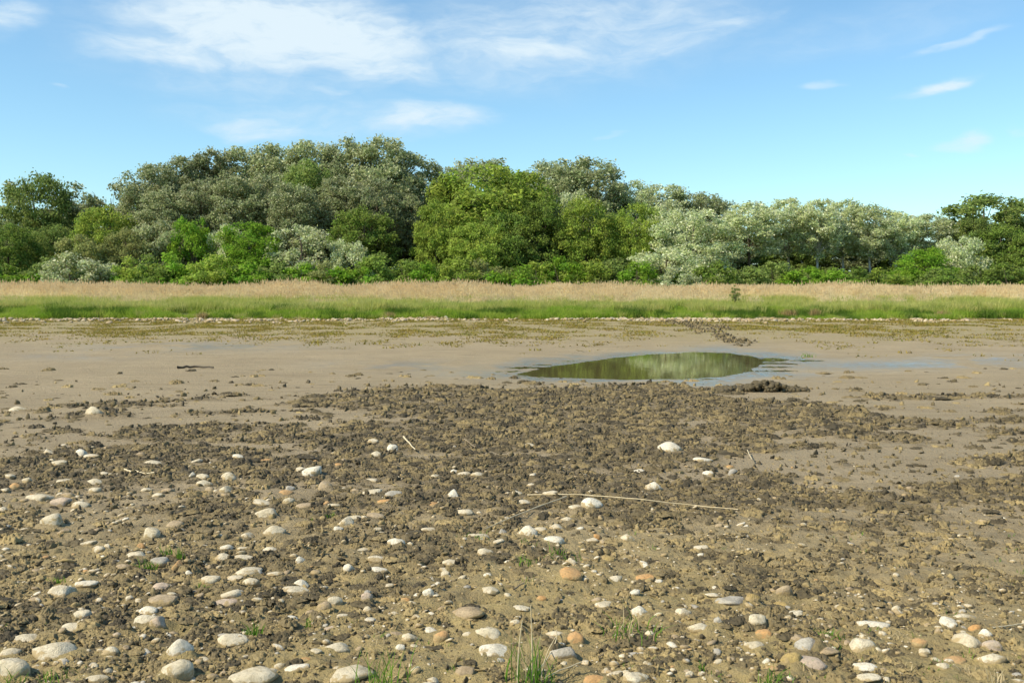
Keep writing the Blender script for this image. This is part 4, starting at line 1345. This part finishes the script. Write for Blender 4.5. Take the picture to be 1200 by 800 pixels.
def near_amt(x, y):
    px, py = flat_px(x, y)
    return sstep(.46, .64, fbm(x * 3.5, y * 3.5, 4, 120)) * sstep(520, 620, py)


# ragged low heaps first, then crumbs of every size on and between them
strew(76000, 3.3, 1.9, lambda x, y, n: (.012 + .0039 * y) * (.4 + 1.6 * rng.random(n) ** 2),
      lambda x, y: np.maximum(churn_mask(x, y) ** 1.3 * .72, near_amt(x, y) * .38 + .03), patches, 'crumbled_mud', 'dark ragged heaps of crumbled mud turned over by hooves', 0, (.13, .36), .12)
strew(190000, 3.3, 1.75, lambda x, y, n: (.0019 + .00085 * y) * (.4 + 2.2 * rng.random(n) ** 3.2),
      lambda x, y: np.maximum(churn_mask(x, y) * .75, near_amt(x, y) * .6 + .14 * sstep(490, 560, flat_px(x, y)[1]) + .02), clods, 'mud_crumbs', 'small crumbs of dark mud scattered over the lake bed', .15, (.6, 1.1), 3.1)
# clods along the trampled track on the far side of the pool
n = 9000
x = rng.uniform(6, 15, n); y = rng.uniform(31, 62, n)
cm = churn_mask(x, y)
keep = rng.random(n) < cm * .8
x, y = x[keep], y[keep]; n = len(x)
z = ground_z(x, y); s = rng.uniform(.03, .085, n)
o = scatter('mud_clods', np.stack([x, y, z], 1), rng.uniform(0, 6.28, (n, 3)), np.stack([s, s, s * .7], 1), rng.integers(0, 7, n), clods)
o['label'] = 'clods along the trampled track from the far bank to the pool'


def mud_heap():
    cx, cy, _ = on_ground(895, 459)
    parts = []
    rs = np.random.default_rng(3)
    v0, f0 = ico(2)
    for k in range(420):
        a = rs.uniform(-1, 1); r = rs.random() ** .6
        hx = a * .78; prof = (1 - abs(a) ** 2.2) * (.75 + .35 * math.sin(a * 5 + 1))
        x = hx; y = rs.normal() * .12; z = rs.random() * .15 * prof
        s = rs.uniform(.018, .05)
        off = Vector(rs.uniform(-50, 50, 3))
        vv = []
        for p in v0:
            p = Vector(p)
            q = p * (1 + .45 * mnoise.noise(p * 1.3 + off) + .35 * mnoise.noise(p * 3 + off)) * s
            vv.append((q.x * 1.2 + x, q.y + y, q.z + z))
        parts.append((np.array(vv), f0))
    V, Fq = merge(parts)
    me = mesh_np('mud_heap', V, Fq, [M['clod']], False)
    o = link('mud_heap', me, None, (cx, cy + .15, gz(cx, cy) + .01))
    tag(o, 'long low heap of dark mud clods right in front of the pool', 'mud heap')


mud_heap()


def polyobj(name, pts_px, r0, r1, mat, label, cat, lift=.01, group=None, zs=None):
    pts = []
    for i, (px, py) in enumerate(pts_px):
        if zs and zs[i]:
            x, y, z = zs[i]
        else:
            x, y, z = on_ground(px, py); z += lift
        pts.append(Vector((x, y, z)))
    # subdivide with slight irregularity
    P = []
    for i in range(len(pts) - 1):
        for k in range(4):
            q = pts[i].lerp(pts[i + 1], k / 4)
            if k: q += Vector((random.uniform(-1, 1), random.uniform(-1, 1), random.uniform(-1, 1))) * r0 * .5
            P.append(q)
    P.append(pts[-1])
    n = len(P)
    R = [(r0 + (r1 - r0) * i / (n - 1)) * (1.15 if i % 4 == 0 else .95) for i in range(n)]
    org = P[0].copy()
    V, Fq = tube([p - org for p in P], R, 6)
    me = mesh_np(name, V, Fq, [M[mat]], True)
    return tag(link(name, me, None, org), label, cat, group)


polyobj('reed_stalk', [(618, 584), (660, 583), (682, 583), (747, 590), (820, 597), (865, 602)], .0048, .0035, 'stalk',
        'long pale dry reed stalk lying across the middle foreground', 'reed stalk', .03)
polyobj('reed_stalk', [(664, 586), (632, 598), (600, 611), (568, 625)], .0045, .0032, 'stalk',
        'thinner dry stalk slanting down left from the long one', 'reed stalk', .035)
polyobj('twig', [(473, 517), (487, 532)], .010, .006, 'stalk', 'pale twig slanting down right of the far small cobbles', 'twig', .05)
polyobj('twig', [(544, 519), (557, 528)], .006, .005, 'twig', 'thin brown twig right of the pale twig', 'twig', .04)
polyobj('twig', [(876, 533), (881, 544)], .005, .004, 'stalk', 'short pale twig right of the flat white cobbles near the pool', 'twig', .05)
polyobj('twig', [(146, 552), (154, 555)], .009, .007, 'stalk', 'shortest white stick fragment on rough mud at left, beside a longer one', 'twig', .02)
polyobj('twig', [(159, 554), (170, 557), (181, 557)], .009, .006, 'stalk', 'short white stick lying flat right of the shorter one', 'twig', .02)
polyobj('twig', [(637, 799), (655, 789), (682, 779)], .0035, .002, 'stalk', 'pale straw pointing away right of the tall grass tuft', 'straw', .015)
polyobj('twig', [(652, 745), (652, 756), (647, 770), (636, 786), (624, 801)], .003, .0022, 'stalk', 'pale curved straw bending round the right of the tall tuft', 'straw', .03)
polyobj('twig', [(1163, 739), (1182, 736), (1203, 733)], .004, .003, 'stalk', 'straw cut by the right edge beside the cobble cluster', 'straw', .015)
polyobj('twig', [(702, 773), (726, 757)], .003, .002, 'twig', 'short brown straw right of the round orange cobble', 'straw', .015)
polyobj('twig', [(720, 749), (730, 735)], .003, .002, 'stalk', 'short pale straw left of the dry tuft at centre right', 'straw', .015)
polyobj('twig', [(602, 693), (614, 686)], .006, .004, 'twig', 'broken grey twig left of the bright orange cobble', 'twig', .015)
polyobj('driftwood', [(208, 432), (228, 431), (250, 432)], .03, .016, 'log', 'dark thin log lying on the smooth mud far left', 'log', .03)


def tuft(px, py, hpx, nb, spread_px, mat, label, dry=0, lean=.55, name='grass_tuft', cat='grass tuft', group='grass tufts growing among the cobbles', seed=0, wpx=1.1):
    x, y, z = on_ground(px, py)
    k = y / F
    rs = np.random.default_rng(900 + seed)
    nb = int(nb * 1.6)
    e = blade_mesh('grass', nb, hpx * k, spread_px * k * .5, wpx * k * .8, lean * 1.15, [M[mat]], rs, 4, False, .75)
    if dry:
        root = bpy.data.objects.new(name, None); COL.objects.link(root); root.location = (x, y, z - .004)
        root.empty_display_size = .1
        link('green_blades', e, root)
        for q in range(dry):
            link('dry_stalk', blade_mesh('dry_stalk', 1, hpx * k * rs.uniform(.5, 1.25), spread_px * k * .45, wpx * .8 * k, rs.uniform(.1, 1.2), [M['dry_blade']], rs, 5, False, .1), root)
        o = root
    else:
        o = link(name, e, None, (x, y, z - .004))
    tag(o, label, cat, group)
    return o


tuft(620, 802, 72, 34, 26, 'green_blade', 'tallest grass tuft, with pale dry stalks, at the bottom centre', 7, .45, seed=1)
def standing_stalks(root, px, py, tops):
    bx, by, bz = on_ground(px, py)
    for (x0, x1, ytop, r) in tops:
        k = by / F
        h = (py - ytop) * k
        pts = [Vector(((x0 - px) * k + (x1 - x0) * k * f * f, .01 * math.sin(3 * f), h * f)) for f in (0, .25, .5, .75, 1)]
        V, Fq = tube(pts, [r, r * .9, r * .85, r * .7, r * .5], 6)
        link('dry_stalk', mesh_np('dry_stalk', V, Fq, [M['stalk']], True), root)


standing_stalks(bpy.data.objects['grass_tuft'], 620, 802, [(624, 622, 704, .0042), (606, 612, 722, .0034), (634, 652, 742, .0026)])
tuft(452, 806, 62, 26, 34, 'green_blade', 'thin bright green tuft at the bottom edge in front of the ridged stone', 0, .5, seed=2)
tuft(172, 668, 19, 22, 12, 'green_blade', 'small green tuft between two cream cobbles at left', 0, .8, seed=3)
tuft(197, 654, 20, 18, 10, 'green_blade', 'small green tuft above and right of the one between cobbles', 0, .5, seed=4)
tuft(212, 655, 20, 9, 5, 'green_blade', 'thin upright sprig right of the two small green tufts', 0, .3, seed=5)
tuft(293, 745, 26, 24, 14, 'green_blade', 'bushy green tuft above the lower left flat cobble', 0, .6, seed=6)
tuft(738, 744, 34, 26, 34, 'green_blade', 'sprawling dull tuft with dry straws at centre right', 8, .9, seed=7)
tuft(821, 786, 18, 12, 9, 'green_blade', 'tiny green tuft near the bottom right of centre', 0, .5, seed=8)
tuft(968, 748, 16, 26, 16, 'green_blade', 'low green tuft above the cluster of four cobbles', 0, .9, seed=9)
tuft(904, 803, 32, 20, 14, 'green_blade', 'green tuft at the bottom edge left of the cluster of four', 0, .6, seed=10)
tuft(62, 803, 22, 34, 30, 'green_blade', 'grass tuft at the bottom edge right of the corner cobble', 0, .6, seed=11)
tuft(8, 803, 26, 12, 12, 'green_blade', 'few green blades before the corner cobble', 0, .5, seed=12)
tuft(660, 655, 22, 20, 22, 'green_blade', 'dry whitish tuft above the bright orange cobble', 12, .9, seed=13)
tuft(617, 660, 12, 16, 14, 'green_blade', 'low yellow green sprout left of the dry whitish tuft', 0, .9, seed=14)
tuft(390, 606, 12, 10, 10, 'green_blade', 'tiny sprout above the flat cobble left of centre', 0, .8, seed=15)
tuft(558, 632, 12, 14, 14, 'green_blade', 'faint sprout at the lower end of the slanting stalk', 0, .9, seed=16)
tuft(1, 738, 10, 8, 8, 'green_blade', 'tiny sprout at the left edge', 0, .8, seed=17)
tuft(1172, 800, 22, 10, 9, 'dry_blade', 'dry brown sprig at the bottom right', 0, .4, seed=18)
tuft(947, 418, 8, 18, 7, 'green_blade', 'lone green plant on the wet mud right of the pool', 0, .8, name='marsh_plant', cat='plant', group=None, seed=19, wpx=.5)
tuft(955, 735, 10, 12, 12, 'dry_blade', 'dry wisps beside the low green tuft', 0, 1., seed=20)
tuft(356, 733, 12, 14, 14, 'green_blade', 'faint green sprout right of the stubby white cobble', 0, .8, seed=21)
tuft(240, 690, 10, 12, 12, 'green_blade', 'tiny sprout below the flat cobbles at left', 0, .8, seed=22)
tuft(66, 682, 10, 12, 9, 'green_blade', 'tiny green sprout just behind the wedge shaped cobble', 0, .8, seed=23)


n = 1500
d = 3.7 * np.exp(rng.random(n) * .95); u = rng.uniform(-.6, .6, n)
x = u * d; y = d
px, py = flat_px(x, y)
keep = rng.random(n) < sstep(.50, .62, fbm(x * 1.2, y * 1.2, 3, 290)) * sstep(590, 680, py)
x, y = x[keep], y[keep]; n = len(x)
seed_p = [blade_mesh('seedling', 5, .035, .015, .0022, 1.2, [M['green_blade'] if k < 2 else M['dry_blade']], rs_, 3) for k in range(4)]
s = rng.uniform(.5, 1.3, n)
o = scatter('seedlings', np.stack([x, y, ground_z(x, y)], 1), np.stack([0 * x, 0 * x, rng.uniform(0, 6.28, n)], 1), np.stack([s, s, s], 1), rng.integers(0, 4, n), seed_p)
o['label'] = 'tiny green and dry seedlings coming up between the stones'


# dark tussocks and dead clumps on the bank
def clump(px, py, wpx, hpx, mat, label, name, cat, group, seed):
    d0 = 64.0
    x, y, z = at_depth(px, py, d0)
    # walk out until the sight line meets the bank
    for dd in np.arange(60, 82, .25):
        x, y, z = at_depth(px, py + hpx * .5, dd)
        if z <= float(ground_z(np.array([x]), np.array([y]), False)[0]): break
    zb = float(ground_z(np.array([x]), np.array([y]), False)[0])
    k = y / F
    rs = np.random.default_rng(1200 + seed)
    me = blade_mesh(name, 260, hpx * k * 1.2, wpx * k * .24, .016, .5, [M[mat]], rs, 3, False, .6)
    tag(link(name, me, None, (x, y, zb)), label, cat, group)


gt = 'dark grass tussocks on the far bank'; gd = 'dead brown clumps on the far bank'
for i, (px, py, w, h, lab) in enumerate([
    (16, 356, 12, 8, 'small dark tussock on the bank at the far left'), (55, 352, 9, 6, 'small round tussock among reeds left of the dark wood tree'),
    (242, 361, 14, 7, 'dark tussock above a dead clump on the left bank'), (462, 361, 15, 9, 'leftmost of three dark tussocks on the bank near centre'),
    (498, 359, 17, 8, 'middle one of three dark tussocks near centre'), (528, 358, 11, 8, 'roundest of the three dark tussocks near centre'),
    (728, 355, 12, 8, 'dark tussock among the reeds right of centre'), (774, 357, 10, 8, 'upper one of two stacked tussocks right of centre'),
    (773, 366, 10, 8, 'lower one of two stacked tussocks right of centre'), (1128, 352, 14, 7, 'dark tussock left of two taller ones at right'),
    (1141, 359, 16, 9, 'middle dark tussock of the right bank'), (1161, 353, 13, 11, 'tallest dark tussock at the right end of the bank')]):
    clump(px, py, w, h, 'tussock', lab, 'grass_tussock', 'tussock', gt, i)
for i, (px, py, w, h, lab) in enumerate([
    (238, 369, 14, 8, 'dead clump on the left bank above the stone line'), (457, 369, 13, 8, 'dead clump below the leftmost central tussock'),
    (582, 357, 16, 7, 'dead clump among the reeds at the middle of the bank'), (506, 372, 14, 5, 'small dead clump at the stone line near centre'),
    (923, 366, 20, 9, 'widest dead clump on the right bank'), (956, 367, 14, 10, 'upright dead clump right of the widest one'),
    (1104, 368, 16, 9, 'dead clump below the tussocks at right')]):
    clump(px, py, w, h, 'dead', lab, 'dead_clump', 'dead grass', gd, 50 + i)

plant_tree('sapling', 862, 334, 11, 69, 'airy', 'd', 'thin dark sapling standing in the reeds right of the pool', 'sapling')
